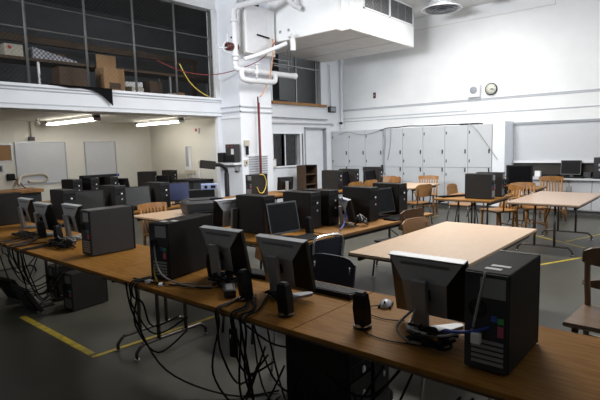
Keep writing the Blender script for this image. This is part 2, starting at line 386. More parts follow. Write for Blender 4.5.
carton('low dark metal case standing in the upper window behind the wooden sill', 9.9, 9.2, 2.721, 0.6, 0.3, 0.17, GREYCAR, 0, False, 'metal_case', 'case')
carton('small pale bundle standing on the loft floor in the upper window, left end', 9.42, 9.1, 2.721, 0.14, 0.14, 0.26, BEIGE, 20, False, 'bundle', 'bundle')
# black tarpaulin over the beam edge
pts = [(3.6, 2.745), (4.55, 2.745), (4.68, 2.745), (4.68, 2.44), (4.57, 2.54), (4.46, 2.63), (4.32, 2.69), (4.1, 2.715), (3.9, 2.705), (3.7, 2.73), (3.6, 2.742)]
mb = MB().prism(pts, 8.44, 8.452); mb.box(3.6, 4.68, 8.44, 8.56, 2.735, 2.75, 0.003)
tag(mb.build('tarpaulin', TARP), 'black tarpaulin corner hanging over the white beam edge', 'tarpaulin')

# ================================================================== RECESS UNDER THE LOFT
def light_fixture(x, ya, yb, label):
    t = thing('fluorescent_light', label, 'ceiling light', (x, (ya + yb) / 2, 2.31))
    hl = (yb - ya) / 2
    MB().box(-0.06, 0.06, -hl, hl, -0.06, -0.001, 0.005).build('housing', WHITE, t)
    for sx in (-0.045, 0.045):
        MB().cyl((sx, -hl + 0.03, -0.085), (sx, hl - 0.03, -0.085), 0.019, 12).build('lamp_tube', TUBE, t)
    MB().box(-0.07, 0.07, -hl, -hl + 0.03, -0.11, -0.01).build('lampholder', BRONZE if label.startswith('left') else BEIGE, t)
    MB().box(-0.07, 0.07, hl - 0.03, hl, -0.11, -0.01).build('lampholder', BRONZE, t)
light_fixture(4.62, 8.95, 11.1, 'left one of the two lit fluorescent battens under the loft')
light_fixture(6.55, 8.95, 10.7, 'right one of the two lit fluorescent battens under the loft')
def wall_board(label, x0, x1, z0, z1, m, name='whiteboard', cat='whiteboard', y=11.4):
    t = thing(name, label, cat, ((x0 + x1) / 2, y, z0))
    w_ = (x1 - x0) / 2; h_ = z1 - z0
    MB().box(-w_, w_, -0.02, -0.001, 0, h_, 0.003).build('panel', m, t)
    MB().box(-w_ - 0.02, w_ + 0.02, -0.03, -0.001, -0.02, 0.0).box(-w_ - 0.02, w_ + 0.02, -0.03, -0.001, h_, h_ + 0.02).box(-w_ - 0.02, -w_, -0.03, -0.001, 0, h_).box(w_, w_ + 0.02, -0.03, -0.001, 0, h_).build('frame', STEEL, t)
wall_board('wide whiteboard on the far wall under the loft, left of the narrower one', 4.02, 5.05, 0.95, 1.84, WBOARD)
wall_board('narrower whiteboard on the far wall under the loft, right of the wide one', 5.53, 6.28, 0.9, 1.84, WBOARD)
wall_board('brown cork notice board at the left end of the far wall', 3.35, 3.92, 1.47, 1.80, CORK, 'notice_board', 'notice board')
wall_board('small grey notice pinned below the cork board', 3.55, 3.72, 1.25, 1.36, GREYCAR, 'wall_notice', 'notice')
t = thing('electrical_conduit', 'vertical beige conduit with a box on the far wall beside the left batten light', 'conduit', (4.35, 11.38, 1.95))
MB().cyl((0, 0, 0.02), (0, 0, 0.35), 0.015, 8).build('conduit_pipe', BEIGE, t); MB().box(-0.06, 0.06, -0.03, 0.015, -0.06, 0.02, 0.005).build('junction_box', GREYCAR, t)
t = thing('spotlight', 'small round spotlight under the loft ceiling above the whiteboards', 'light', (4.15, 10.5, 2.31))
MB().cyl((0, 0, -0.001), (0, 0, -0.05), 0.03).build('mount', BEIGE, t); MB().lathe([(0.02, -0.05), (0.05, -0.07), (0.055, -0.12), (0.01, -0.13)], (0, 0, 0)).build('lamp_head', PWHITE, t)
# wall counter strip at left
t = thing('wall_counter', 'brown wooden counter along the far wall at the left edge', 'counter', (3.55, 11.05, 0))
MB().box(-1.4, 0.72, -0.3, 0.34, 0.80, 0.87, 0.004).build('counter_top', OAK, t)
MB().box(-1.4, 0.7, -0.2, 0.34, 0.0, 0.80).build('body', GREYCAR, t)
cable('beige hose looped on the far wall above the left computers', [(3.95, 11.2, 0.95), (4.05, 11.36, 1.1), (4.25, 11.36, 1.14), (4.5, 11.36, 1.15), (4.62, 11.36, 1.06), (4.5, 11.36, 0.98), (4.2, 11.36, 1.0)], 0.03, BEIGE, cat='hose', name='hose')
t = thing('wall_socket', 'small black socket box on the far wall at the left', 'socket', (3.87, 11.4, 1.12))
MB().box(-0.07, 0.07, -0.08, -0.001, -0.07, 0.07, 0.008).build('body', BLACK, t); MB().cyl((0, -0.08, 0), (0, -0.1, 0), 0.02).build('plug', RUBBER, t)
cable('thin black cable sagging from the black wall socket', [(3.88, 11.3, 1.1), (4.0, 11.3, 1.02), (4.08, 11.3, 0.9), (4.2, 11.25, 0.82)], 0.012, RUBBER)
# on side wall of recess
t = thing('fire_alarm', 'red and white fire alarm high on the side wall under the loft', 'alarm', (7.31, 9.35, 2.05))
MB().box(-0.05, -0.001, -0.05, 0.05, -0.06, 0.06, 0.006).build('body', PWHITE, t); MB().box(-0.075, -0.05, 0.0, 0.05, -0.02, 0.05, 0.004).build('strobe', REDP, t)
t = thing('wall_trunking', 'white upright cable trunking on the side wall under the loft', 'trunking', (7.31, 9.75, 0.75))
MB().box(-0.07, -0.001, -0.09, 0.09, 0.36, 0.95, 0.004).build('body', PWHITE, t); MB().box(-0.08, -0.071, -0.05, 0.05, 0.45, 0.94).build('cover', GREYW, t)
MB().box(-0.06, -0.001, -0.2, 0.14, 0.28, 0.36, 0.004).build('outlet', BEIGE, t); split_build(MB().cyl((-0.03, 0.12, 0.28), (-0.03, 0.14, 0), 0.01, 6).cyl((-0.03, -0.15, 0.28), (-0.03, -0.14, 0), 0.01, 6), 'wire', PWHITE, t)
t = thing('wall_outlet', 'small beige outlet box with a white lead beside the trunking', 'outlet', (7.31, 9.3, 1.28))
MB().box(-0.06, -0.001, -0.05, 0.05, -0.05, 0.05, 0.005).build('body', BEIGE, t); MB().tube(smooth_path([(-0.03, 0, -0.05), (-0.05, 0.04, -0.25), (-0.04, -0.02, -0.45)]), 0.012, 6).build('lead', PWHITE, t)

# ================================================================== COLUMN FITTINGS
t = thing('wall_shelf', 'small white shelf on the shaded side of the column', 'shelf', (7.31, 8.2, 1.30))
MB().box(-0.24, -0.001, -0.31, 0.33, -0.05, -0.002, 0.004).build('shelf_board', PWHITE, t); split_build(MB().box(-0.14, -0.001, -0.25, -0.22, -0.18, -0.05).box(-0.14, -0.001, 0.22, 0.25, -0.18, -0.05), 'bracket', STEEL, t)
t = thing('desktop_speaker', 'left low black speaker on the column shelf', 'speaker', (7.2, 8.42, 1.30))
MB().box(-0.06, 0.07, -0.09, 0.08, 0, 0.22, 0.005).build('cabinet', GREYCAR, t); MB().box(-0.066, -0.061, -0.07, 0.06, 0.02, 0.2).build('grille', BLACK, t)
t = thing('charging_rack', 'taller black rack with red lights on the column shelf', 'charging rack', (7.19, 8.05, 1.30))
MB().box(-0.08, 0.08, -0.15, 0.14, 0, 0.40, 0.005).build('body', GREYCAR, t)
split_build(MB().box(-0.086, -0.081, -0.1, -0.06, 0.34, 0.37).box(-0.086, -0.081, 0.02, 0.06, 0.34, 0.37), 'indicator', REDP, t)
MB().box(-0.088, -0.081, -0.13, -0.05, 0.18, 0.30).build('label_card', LABEL, t)
MB().box(-0.084, -0.081, -0.15, 0.14, 0.02, 0.16).build('front_panel', BLACK, t)
t = thing('microphone_clip', 'small black clip holder between the speaker and the rack', 'holder', (7.2, 8.265, 1.30))
MB().box(-0.03, 0.03, -0.04, 0.04, 0, 0.07, 0.005).build('base', BLACK, t); MB().cyl((0, 0, 0.07), (0, 0, 0.14), 0.02).build('stem', BLACK, t)
t = thing('door_lock', 'brass and black lock handle on the shaded side of the column', 'lock', (7.31, 8.1, 1.10))
MB().box(-0.02, -0.001, -0.1, 0.02, -0.02, 0.03, 0.004).build('plate', BEIGE, t); MB().cyl((-0.02, -0.06, 0.0), (-0.06, -0.06, 0), 0.025).build('knob', BLACK, t)
t = thing('switch_box', 'white switch box with a black handset hanging on the column front', 'switch', (7.44, 7.88, 1.66))
MB().box(-0.07, 0.07, -0.05, -0.001, 0, 0.12, 0.006).build('body', BEIGE, t); MB().box(-0.03, 0.03, -0.06, -0.02, -0.2, -0.01, 0.008).build('handset', BLACK, t)
t = thing('switch_box', 'small plain switch box on the column front, lower of the two', 'switch', (7.40, 7.88, 1.23))
MB().box(-0.04, 0.04, -0.04, -0.001, 0, 0.12, 0.006).build('body', BEIGE, t); MB().box(-0.01, 0.01, -0.05, -0.04, 0.04, 0.08).build('toggle', BLACK, t)
t = thing('wall_vent', 'white louvred wall vent on the column front', 'vent', (7.78, 7.88, 0.94))
MB().box(-0.31, 0.31, -0.02, -0.001, 0, 0.52, 0.003).build('frame', PWHITE, t)
mb = MB()
for i in range(9): mb.box(-0.29, 0.29, -0.045, -0.021, 0.03 + i * 0.054, 0.05 + i * 0.054)
mb.build('louvre', GREYW, t)
t = thing('junction_box', 'beige junction box at the lower left corner of the lower window', 'junction box', (8.9, 8.55, 1.12))
MB().box(-0.14, 0.12, -0.1, -0.001, -0.02, 0.2, 0.008).build('body', BEIGE, t); MB().box(-0.1, 0.08, -0.106, -0.1, 0.01, 0.17).build('cover', PWHITE, t)
# upright strip with taped cables
t = thing('cable_pole', 'dark red pole with taped cables standing in front of the column', 'pole', (7.70, 7.72, 0))
MB().cyl((0, 0, 0.02), (0, 0, 2.73), 0.017, 8).build('pole_body', BRONZE, t)
MB().tube([(0.02, -0.015, 0.4), (0.025, -0.015, 1.2), (0.015, -0.02, 2.6)], 0.012, 6).build('cable_red', RCABLE, t)
MB().cyl((0, 0, 0), (0, 0, 0.02), 0.08).build('base', BLACK, t)
cable('orange hose drooping from the duct to the top of the dark red pole', [(8.12, 7.6, 4.0), (8.09, 7.6, 3.6), (8.0, 7.62, 3.2), (7.82, 7.68, 2.8), (7.73, 7.69, 2.74)], 0.014, OCABLE, cat='hose', name='hose')
cable('red cord slung from the loft cage across to the duct', [(5.6, 8.35, 3.35), (6.2, 8.35, 3.2), (6.8, 8.2, 3.17), (7.2, 7.8, 3.27), (7.6, 7.45, 3.5), (8.0, 7.4, 3.92)], 0.009, RCABLE, cat='cord', name='cord')
cable('yellow cord hanging from a cage post in the loft', [(6.25, 8.52, 3.38), (6.45, 8.5, 3.05), (6.7, 8.48, 2.85), (6.95, 8.46, 2.74)], 0.011, YCABLE, cat='cord', name='cord')
# pipework on the column
def pipe(label, pts, r, m=PWHITE, rings=(), name='lagged_pipe', cat='pipe'):
    t = thing(name, label, cat, pts[0]); o = Vector(pts[0])
    MB().tube([Vector(p) - o for p in smooth_path(pts, 8)], r, 14).build('pipe_run', m, t)
    mb = MB(); any_ = False
    for p, q in rings:
        mb.cyl(Vector(p) - o, Vector(q) - o, r * 1.25, 14); any_ = True
    if any_: split_build(mb, 'coupling', m, t)
    return t
pipe('white upright lagged pipe left of the electrical cabinet on the column', [(7.06, 7.7, 3.42), (7.06, 7.7, 3.8), (7.06, 7.7, 4.35), (7.08, 7.68, 4.47), (7.2, 7.6, 4.55), (7.8, 7.15, 4.74), (8.0, 7.0, 4.82)], 0.065, rings=[((7.06, 7.7, 3.5), (7.06, 7.7, 3.56)), ((7.06, 7.7, 4.2), (7.06, 7.7, 4.26))])
pipe('white lagged pipe running along below the duct to the right', [(7.06, 7.72, 3.42), (7.06, 7.7, 3.32), (7.1, 7.68, 3.26), (7.6, 7.68, 3.26), (8.5, 7.68, 3.27), (8.95, 7.68, 3.28)], 0.06, rings=[((7.5, 7.68, 3.26), (7.56, 7.68, 3.26)), ((8.88, 7.68, 3.28), (8.95, 7.68, 3.28))])
pipe('lowest white lagged pipe looping beneath the other pipes on the column', [(7.18, 7.66, 3.24), (7.18, 7.64, 3.1), (7.28, 7.62, 3.04), (7.7, 7.62, 3.05), (8.1, 7.62, 3.07), (8.2, 7.64, 3.15), (8.2, 7.66, 3.24)], 0.058)
pipe('white pipe slanting up from the elbow to the duct', [(7.12, 7.5, 3.44), (7.4, 7.38, 3.54), (7.8, 7.2, 3.72), (8.0, 7.1, 3.82)], 0.045)
pipe('short bent white pipe between the electrical cabinet and the duct', [(7.93, 7.0, 3.98), (8.05, 7.0, 3.95), (8.1, 7.0, 3.82), (8.1, 7.0, 3.66)], 0.06)
pipe('white elbow pipe hanging at the top edge beside the duct', [(7.86, 6.9, 4.9), (7.86, 6.9, 4.7), (7.95, 6.85, 4.56), (8.12, 6.8, 4.5)], 0.05)
t = thing('valve', 'dark red valve with hand wheel on a stub at the left of the column pipes', 'valve', (7.02, 7.73, 3.70)); t.scale = (1.15, 1.15, 1.15)
MB().lathe([(0.03, -0.14), (0.075, -0.12), (0.075, -0.02), (0.05, 0), (0.075, 0.03), (0.075, 0.1), (0.03, 0.11)], (0, 0, 0), 'x', 16).build('body', BRONZE, t)
MB().cyl((-0.32, 0, -0.06), (-0.1, 0, -0.02), 0.014, 8).cyl((-0.12, 0, 0.0), (-0.12, 0, 0.22), 0.012, 8).build('stem', PWHITE, t)
MB().cyl((-0.02, 0, 0.16), (0.03, 0, 0.2), 0.02).cyl((0, 0, -0.2), (0.05, 0, -0.24), 0.02).build('handle', BLACK, t)
MB().tube(smooth_path([(-0.14, 0, 0.1), (-0.22, 0, 0.0), (-0.2, 0, -0.1), (0, 0, -0.12)]), 0.012, 8).build('wheel_rim', PWHITE, t)
t = thing('valve', 'small white stop valve between the two lower pipes on the column', 'valve', (7.5, 7.52, 3.2))
MB().cyl((0, 0, -0.12), (0, 0, 0.17), 0.022, 10).build('stem', PWHITE, t); MB().cyl((0, 0, 0.17), (0, 0, 0.19), 0.055, 12).build('handle', PWHITE, t); MB().lathe([(0.02, -0.04), (0.045, -0.02), (0.045, 0.03), (0.02, 0.05)], (0, 0, 0)).build('body', PWHITE, t)
# white cabinet on the column
t = thing('electrical_cabinet', 'white electrical cabinet mounted high on the column beside the duct', 'cabinet', (7.6, 7.5, 3.62))
MB().box(-0.29, 0.6, 0.12, 0.375, 0, 1.0, 0.01).build('body', WHITE, t); MB().box(-0.26, 0.36, 0.108, 0.119, 0.04, 0.96, 0.003).build('door', PWHITE, t)
MB().cyl((0.02, 0.09, 0.40), (0.38, 0.09, 0.38), 0.018, 8).build('lever', BLACK, t)
MB().box(0.0, 0.14, 0.13, 0.27, 1.0, 1.12, 0.01).build('cap', BLACK, t)
MB().cyl((-0.22, 0.2, 1.0), (-0.22, 0.2, 1.29), 0.02, 8).build('conduit', STEEL, t)
# big duct
t = thing('air_duct', 'large white boxed air duct hanging from the ceiling with grey underside', 'duct', (8.38, 5.75, 3.96))
MB().loft([[(x, y, z) for x, y in ((-0.12, 0.22), (0.06, 0.22), (0.06, 0.0), (2.8, 0.0), (2.8, 2.82), (-0.12, 2.82))] for z in (0.012, 0.955)]).build('duct_body', WHITE, t)
MB().loft([[(x, y, z) for x, y in ((-0.11, 0.23), (0.07, 0.23), (0.07, 0.01), (2.79, 0.01), (2.79, 2.81), (-0.11, 2.81))] for z in (0.0, 0.011)]).build('underside', DUCTU, t, 'grey underside')
MB().box(0.0, 0.012, 1.9, 2.82, -0.02, 0.0).box(0.9, 0.91, 0.02, 2.8, -0.006, 0.0).box(1.9, 1.91, 0.02, 2.8, -0.006, 0.0).build('seam', STEEL, t)
g = MB().box(0.55, 2.75, -0.02, 0.0, 0.5, 0.53).box(0.55, 2.75, -0.02, 0, 0.92, 0.95).box(0.55, 0.58, -0.02, 0, 0.5, 0.95).box(2.72, 2.75, -0.02, 0, 0.5, 0.95).box(1.6, 1.66, -0.02, 0, 0.5, 0.95).build('grille', WHITE, t)
mb = MB()
for a, b in ((0.58, 1.6), (1.66, 2.72)):
    for i in range(1, 3): mb.box(a + (b - a) * i / 3 - 0.012, a + (b - a) * i / 3 + 0.012, -0.012, 0.0, 0.53, 0.92)
split_build(mb, 'mullion', STEEL, g)
mb = MB()
for i in range(14): mb.box(0.58, 2.72, -0.008, -0.001, 0.535 + i * 0.028, 0.545 + i * 0.028)
mb.build('louvre', STEEL, g)
MB().box(0.58, 2.72, -0.002, 0.0, 0.53, 0.92).build('backing', GREYCAR, g)
mb = MB()
for dx in (1.5, 1.75, 2.0): mb.lathe([(0.02, 0), (0.035, 0.0), (0.035, 0.01), (0.02, 0.012)], (-0.132, dx, 0.2), 'x', 12)
split_build(mb, 'screw_plate', GREYW, t)
t = thing('pipe_hanger', 'thin steel hanger frame under the duct in front of the upper window', 'hanger', (8.95, 7.9, 3.33))
split_build(MB().cyl((0, 0, 0), (0, 0, 0.62), 0.012, 6).cyl((0.22, 0.1, 0.2), (0.22, 0.1, 0.62), 0.012, 6), 'rod', STEEL, t)
split_build(MB().cyl((-0.4, 0.1, 0.35), (0.25, 0.1, 0.35), 0.012, 6).cyl((-0.4, 0.1, 0.2), (0.25, 0.1, 0.2), 0.012, 6), 'crossbar', STEEL, t)
# ceiling diffuser
t = thing('ceiling_diffuser', 'round grey air diffuser on the ceiling right of the duct', 'diffuser', (11.1, 5.0, ZC - 0.07))
MB().lathe([(0.24, -0.02), (0.24, 0.069)], n=30).build('neck', PWHITE, t)
MB().lathe([(0.3, -0.001), (0.3, -0.10), (0.45, -0.13), (0.47, -0.15), (0.43, -0.155), (0.36, -0.11), (0.28, -0.1)], n=36).build('outer_ring', PWHITE, t)
for r, z in ((0.36, -0.165), (0.27, -0.175), (0.17, -0.185)):
    MB().lathe([(r - 0.1, z + 0.07), (r, z), (r - 0.01, z - 0.008), (r - 0.1, z + 0.05)], n=36).build('ring', DIFF, t)
MB().lathe([(0.02, -0.12), (0.085, -0.19), (0.08, -0.2), (0.01, -0.2)], n=24).build('centre_cone', DIFF, t)
MB().lathe([(0.28, -0.09), (0.28, -0.101), (0.1, -0.102)], n=30).build('throat', BLACK, t)
t = thing('ceiling_lamp_fitting', 'white fitting at the top edge above the wall seam right of the diffuser', 'fitting', (11.2, 4.05, ZC))
MB().box(-0.12, 0.12, -0.22, 0.22, -0.12, -0.001, 0.02).build('body', PWHITE, t); MB().cyl((0, -0.22, -0.06), (0, -0.35, -0.06), 0.03).build('stub', GREYCAR, t)
# conduits on the wall right of the column
pipe('white horizontal conduit pair across the wall above the door, upper', [(8.55, 8.54, 2.30), (8.9, 8.54, 2.37), (9.2, 8.54, 2.37), (11.3, 8.54, 2.36)], 0.016, STEEL, name='conduit', cat='conduit')
pipe('white horizontal conduit above the door, lower and thicker', [(8.32, 8.54, 2.24), (9.0, 8.54, 2.25), (11.0, 8.54, 2.26), (11.5, 8.54, 2.27), (11.6, 8.54, 2.2)], 0.03, PWHITE, name='conduit', cat='conduit')
pipe('white vertical conduit in the corner between the storage wall and the locker wall', [(12.0, 8.52, 2.1), (12.0, 8.52, 3.0), (12.0, 8.52, 4.0), (12.0, 8.52, 4.85)], 0.03, PWHITE, name='conduit', cat='conduit')
pipe('grey vertical conduit running up from the grey junction box', [(11.5, 8.55, 2.75), (11.48, 8.55, 3.2), (11.47, 8.55, 3.7), (11.45, 8.55, 3.93)], 0.014, STEEL, name='conduit', cat='conduit')
t = thing('junction_box', 'dark grey junction box on the wall right of the upper window sill', 'junction box', (11.55, 8.6, 2.58))
MB().box(-0.14, 0.14, -0.1, -0.001, 0, 0.17, 0.008).build('body', GREYCAR, t); MB().box(-0.11, 0.11, -0.106, -0.1, 0.03, 0.14).build('cover', GREYW, t)
t = thing('conduit_bracket', 'small black bracket box on the corner conduit', 'bracket', (11.95, 8.6, 2.28))
MB().box(-0.03, 0.03, -0.12, -0.05, -0.03, 0.03).build('clamp', BLACK, t); MB().box(-0.02, 0.02, -0.05, -0.001, -0.02, 0.02).build('arm', STEEL, t)

# ================================================================== LOCKER WALL
ys = [8.58, 8.0, 7.43, 6.86, 6.27, 5.69, 5.1, 4.52, 3.95]
names = ['against the door wall', 'second from the door wall', 'third from the door wall', 'fourth from the door wall', 'fifth from the door wall, behind the slat-backed chair', 'sixth from the door wall', 'seventh from the door wall', 'at the end nearest the whiteboard']
for i in range(8):
    ya, yb = ys[i + 1], ys[i]
    t = thing('storage_locker', 'tall white two-door locker ' + names[i], 'locker', (11.56, (ya + yb) / 2, 0))
    hw = (yb - ya) / 2
    MB().box(0.02, 0.63, -hw + 0.002, hw - 0.002, 0.1, 2.03).build('body', LOCK, t)
    MB().box(0.05, 0.63, -hw + 0.002, hw - 0.002, 0.0, 0.1).build('plinth', LOCKGAP, t)
    for z0, z1 in ((0.11, 1.0), (1.012, 2.02)):
        dr = MB().box(-0.001, 0.018, -hw + 0.004, hw - 0.004, z0, z1, 0.003).build('door', LOCK, t)
        hz = 0.90 if z0 < 0.5 else 1.35
        MB().box(-0.02, 0.0, -hw + 0.05, -hw + 0.075, hz, hz + 0.1, 0.004).build('handle', BLACK, dr)
        for q in (z0 + 0.12, z1 - 0.2):
            MB().box(-0.008, 0.0, hw - 0.05, hw - 0.03, q, q + 0.07).build('hinge', BLACK, dr)
t = thing('filler_panel', 'smooth pale panel closing the locker row beside the whiteboard', 'panel', (11.56, 3.80, 0))
MB().box(0.0, 0.63, -0.14, 0.14, 0.1, 2.08, 0.003).build('body', WHITE_B, t); MB().box(0.04, 0.63, -0.14, 0.14, 0, 0.1).build('plinth', LOCKGAP, t)
cable('black cable trailing along the top of the lockers', [(11.57, 6.95, 1.98), (11.53, 6.75, 2.045), (11.58, 6.45, 2.055), (11.6, 6.1, 2.075), (11.6, 5.7, 2.06), (11.6, 5.0, 2.06), (11.6, 4.4, 2.045)], 0.013, RUBBER)
cable('grey cable sagging along the locker tops nearer the corner', [(11.53, 8.3, 1.93), (11.53, 8.0, 1.99), (11.53, 7.5, 1.90), (11.53, 7.1, 1.95), (11.53, 6.9, 2.03)], 0.007, GCABLE)
cable('thick grey cable hanging down the locker front', [(11.53, 6.80, 2.04), (11.53, 6.78, 1.7), (11.53, 6.82, 1.3), (11.53, 6.80, 0.8)], 0.022, GREYW)
cable('thin cable slanting down beside the thick grey locker cable', [(11.53, 6.6, 2.04), (11.53, 6.62, 1.6), (11.53, 6.70, 1.2)], 0.007, GCABLE)
t = thing('power_strip', 'black power strip hanging low on the locker front', 'power strip', (11.53, 6.86, 0.86))
MB().box(-0.025, 0.02, -0.03, 0.03, 0, 0.2, 0.004).build('body', BLACK, t); MB().box(-0.03, -0.026, -0.012, 0.012, 0.03, 0.16).build('socket', GREYCAR, t)
tag(MB().box(11.62, 11.95, 4.3, 4.75, 2.032, 2.07, 0.006).build('flat_tray', GREYCAR), 'flat dark tray lying on top of the lockers near the whiteboard', 'tray')
cable('thin grey cable slanting down in front of the end panel', [(11.53, 4.5, 2.06), (11.52, 4.3, 1.9), (11.52, 4.05, 1.55), (11.5, 3.8, 1.2)], 0.007, GCABLE)
# whiteboard and counter
t = thing('whiteboard', 'long whiteboard on the right wall beside the lockers', 'whiteboard', (12.2, 1.0, 1.15))
MB().box(-0.03, -0.001, -3.0, 2.62, 0, 0.84, 0.004).build('panel', WBOARD, t)
MB().box(-0.06, -0.001, -3.0, 2.64, 0.84, 0.90, 0.004).build('top_rail', GREYW, t)
MB().box(-0.10, -0.001, -3.0, 2.64, -0.05, 0.0, 0.004).build('pen_tray', PWHITE, t)
tag(MB().box(12.17, 12.199, -2.0, 3.64, 0.79, 1.09).build('splashback', DBOARD), 'dark brown splashback strip between the counter and the whiteboard', 'splashback')
t = thing('counter_top', 'long white worktop on the low cupboards under the whiteboard', 'worktop', (11.85, 0.8, 0.755))
MB().box(-0.33, 0.32, -2.8, 2.84, 0, 0.035, 0.004).build('worktop_board', WBOARD, t)
for i, (ya, yb) in enumerate([(2.75, 3.6), (1.9, 2.75), (1.05, 1.9), (0.2, 1.05)]):
    lab = ['beside the lockers', 'second from the lockers, below the black monitor', 'third from the lockers', 'at the right picture edge'][i]
    t = thing('low_cupboard', 'white low cupboard ' + lab, 'cupboard', (11.6, (ya + yb) / 2, 0))
    hw = (yb - ya) / 2
    MB().box(0.02, 0.58, -hw + 0.002, hw - 0.002, 0.1, 0.754).build('body', LOCK, t); MB().box(0.06, 0.58, -hw, hw, 0, 0.1).build('plinth', LOCKGAP, t)
    for s_ in (-1, 1):
        dr = MB().box(0.0, 0.018, min(0, s_ * hw) + 0.004, max(0, s_ * hw) - 0.004, 0.12, 0.73, 0.003).build('door', WBOARD, t)
        MB().box(-0.02, 0, s_ * 0.04 - 0.008, s_ * 0.04 + 0.008, 0.5, 0.62, 0.003).build('handle', STEEL, dr)
# wall speaker, clock, outlet
t = thing('wall_speaker', 'square white loudspeaker on the right wall beside the clock', 'loudspeaker', (12.2, 4.60, 2.87)); t.scale = (1, 0.9, 0.9)
MB().box(-0.12, -0.001, -0.17, 0.17, -0.17, 0.17, 0.01).build('cabinet', PWHITE, t); MB().lathe([(0.005, -0.128), (0.09, -0.128), (0.1, -0.121), (0.1, -0.119)], (0, 0, 0.02), 'x').build('grille', GREYW, t)
t = thing('wall_clock', 'round wall clock with dark rim on the right wall', 'clock', (12.2, 4.20, 2.885)); t.scale = (1, 0.87, 0.87)
MB().lathe([(0.13, -0.001), (0.165, -0.01), (0.17, -0.04), (0.16, -0.055), (0.14, -0.05)], (0, 0, 0), 'x', 32).build('rim', GREYCAR, t)
fc = MB().lathe([(0.01, -0.056), (0.142, -0.054), (0.142, -0.0505)], (0, 0, 0), 'x', 32).build('dial', FACE, t)
mb = MB()
for k in range(12):
    a = k * PI / 6; mb.cyl((-0.059, 0.115 * math.sin(a), 0.115 * math.cos(a)), (-0.059, 0.13 * math.sin(a), 0.13 * math.cos(a)), 0.004, 6)
split_build(mb, 'hour_mark', BLACK, fc)
MB().cyl((-0.061, 0, 0), (-0.061, -0.07, 0.01), 0.006, 6).build('hour_hand', BLACK, t); MB().cyl((-0.065, 0.02, 0), (-0.065, -0.1, -0.03), 0.005, 6).build('minute_hand', BLACK, t)
t = thing('wall_switch', 'tiny dark switch on the white wall above the lockers', 'switch', (12.2, 7.5, 3.02))
MB().box(-0.02, -0.001, -0.04, 0.04, -0.08, 0.08, 0.004).build('plate', BRONZE, t); MB().box(-0.03, -0.02, -0.012, 0.012, -0.02, 0.02).build('toggle', BEIGE, t)

# ================================================================== TABLES
def table(label, x0, x1, y0, y1, m, long='y', zt=0.74, rz=0, foot_off=(0, 0), foot_len=0.66, feet=True, group=None):
    cx, cy = (x0 + x1) / 2, (y0 + y1) / 2; w_ = (x1 - x0) / 2; d_ = (y1 - y0) / 2
    t = thing('folding_table', label, 'table', (cx, cy, 0), rz, group)
    MB().box(-w_, w_, -d_, d_, zt - 0.022, zt, 0.003).build('tabletop', m, t)
    MB().box(-w_ + 0.0, w_ - 0.0, -d_ + 0.0, d_ - 0.0, zt - 0.034, zt - 0.0225, 0.002).build('edging', EDGE, t)
    split_build(MB().box(-w_ + 0.06, w_ - 0.06, -d_ + 0.05, -d_ + 0.075, zt - 0.075, zt - 0.035).box(-w_ + 0.06, w_ - 0.06, d_ - 0.075, d_ - 0.05, zt - 0.075, zt - 0.035), 'apron', BLACK, t)
    if feet:
        for s_ in (-1, 1):
            if long == 'y': c = (foot_off[0], foot_off[1] + s_ * (d_ - (0.14 if foot_off[1] else 0.27))); ax = (1, 0); hl = foot_len / 2
            else: c = (s_ * (w_ - 0.22), foot_off[1]); ax = (0, 1); hl = foot_len / 2
            def P(u, z): return (c[0] + ax[0] * u, c[1] + ax[1] * u, z)
            lg = MB().tube(smooth_path([P(-hl, 0.012), P(-hl, 0.06), P(-hl + 0.05, 0.105), P(-hl + 0.1, 0.11), P(hl - 0.1, 0.11), P(hl - 0.05, 0.105), P(hl, 0.06), P(hl, 0.012)], 4), 0.014, 8).build('leg_frame', PIPE_D, t)
            split_build(MB().cyl(P(-0.13, 0.11), P(-0.13, zt - 0.035), 0.016, 8).cyl(P(0.13, 0.11), P(0.13, zt - 0.035), 0.016, 8), 'upright', PIPE_D, lg)
            split_build(MB().cyl(P(-hl, 0), P(-hl, 0.014), 0.018, 8).cyl(P(hl, 0), P(hl, 0.014), 0.018, 8), 'glide', CHROME, lg)
            if long == 'y': MB().cyl((c[0], c[1], 0.45), (c[0], c[1] - s_ * 0.4, zt - 0.05), 0.008, 6).build('brace', PIPE_D, t)
            else: MB().cyl((c[0], c[1], 0.45), (c[0] - s_ * 0.4, c[1], zt - 0.05), 0.008, 6).build('brace', PIPE_D, t)
    return t
FO = (0.2, 0.12)
table('nearest brown laminate table of the front row, carrying the largest tower', 1.65, 2.39, -0.34, 1.488, LAM, foot_off=FO)
table('second brown laminate table of the front row, in the middle of the picture', 1.65, 2.39, 1.492, 3.318, LAM, foot_off=FO)
table('third brown laminate table of the front row, under the two left towers', 1.65, 2.40, 3.322, 5.148, LAM, foot_off=FO)
table('fourth brown laminate table of the front row, at the left picture edge', 1.66, 2.42, 5.152, 6.98, LAM, foot_off=FO)
table('large light tan table standing empty in the middle of the room', 3.2, 5.1, 1.29, 2.23, TAN, 'x', 0.74, 0)
table('light tan table standing empty at the right', 7.22, 9.05, 1.32, 2.25, TAN2, 'x', foot_len=0.72)
table('brown table behind the front row, carrying the flat black monitor and two keyboards', 3.08, 3.74, 2.76, 4.3, LAM)
table('brown table of the second row, with the pair of towers and paper', 3.78, 5.66, 2.68, 3.42, LAMX, 'x', rz=-3)
table('light tan table left of the middle, carrying the printer', 3.45, 5.3, 5.0, 5.95, TAN, 'x')
table('brown table with two towers before the lockers', 7.2, 8.2, 2.46, 3.36, LAMX, 'x', foot_len=0.5)
table('far tan table in front of the lockers by the slat-backed chair', 8.75, 9.95, 4.5, 5.3, TAN, 'x', foot_len=0.5)
table('brown table of the left middle group, under the grey-screened monitors', 2.62, 4.85, 6.22, 6.95, LAMX, 'x')
table('brown table under the far row of towers by the door', 7.5, 9.5, 5.45, 6.2, LAMX, 'x')
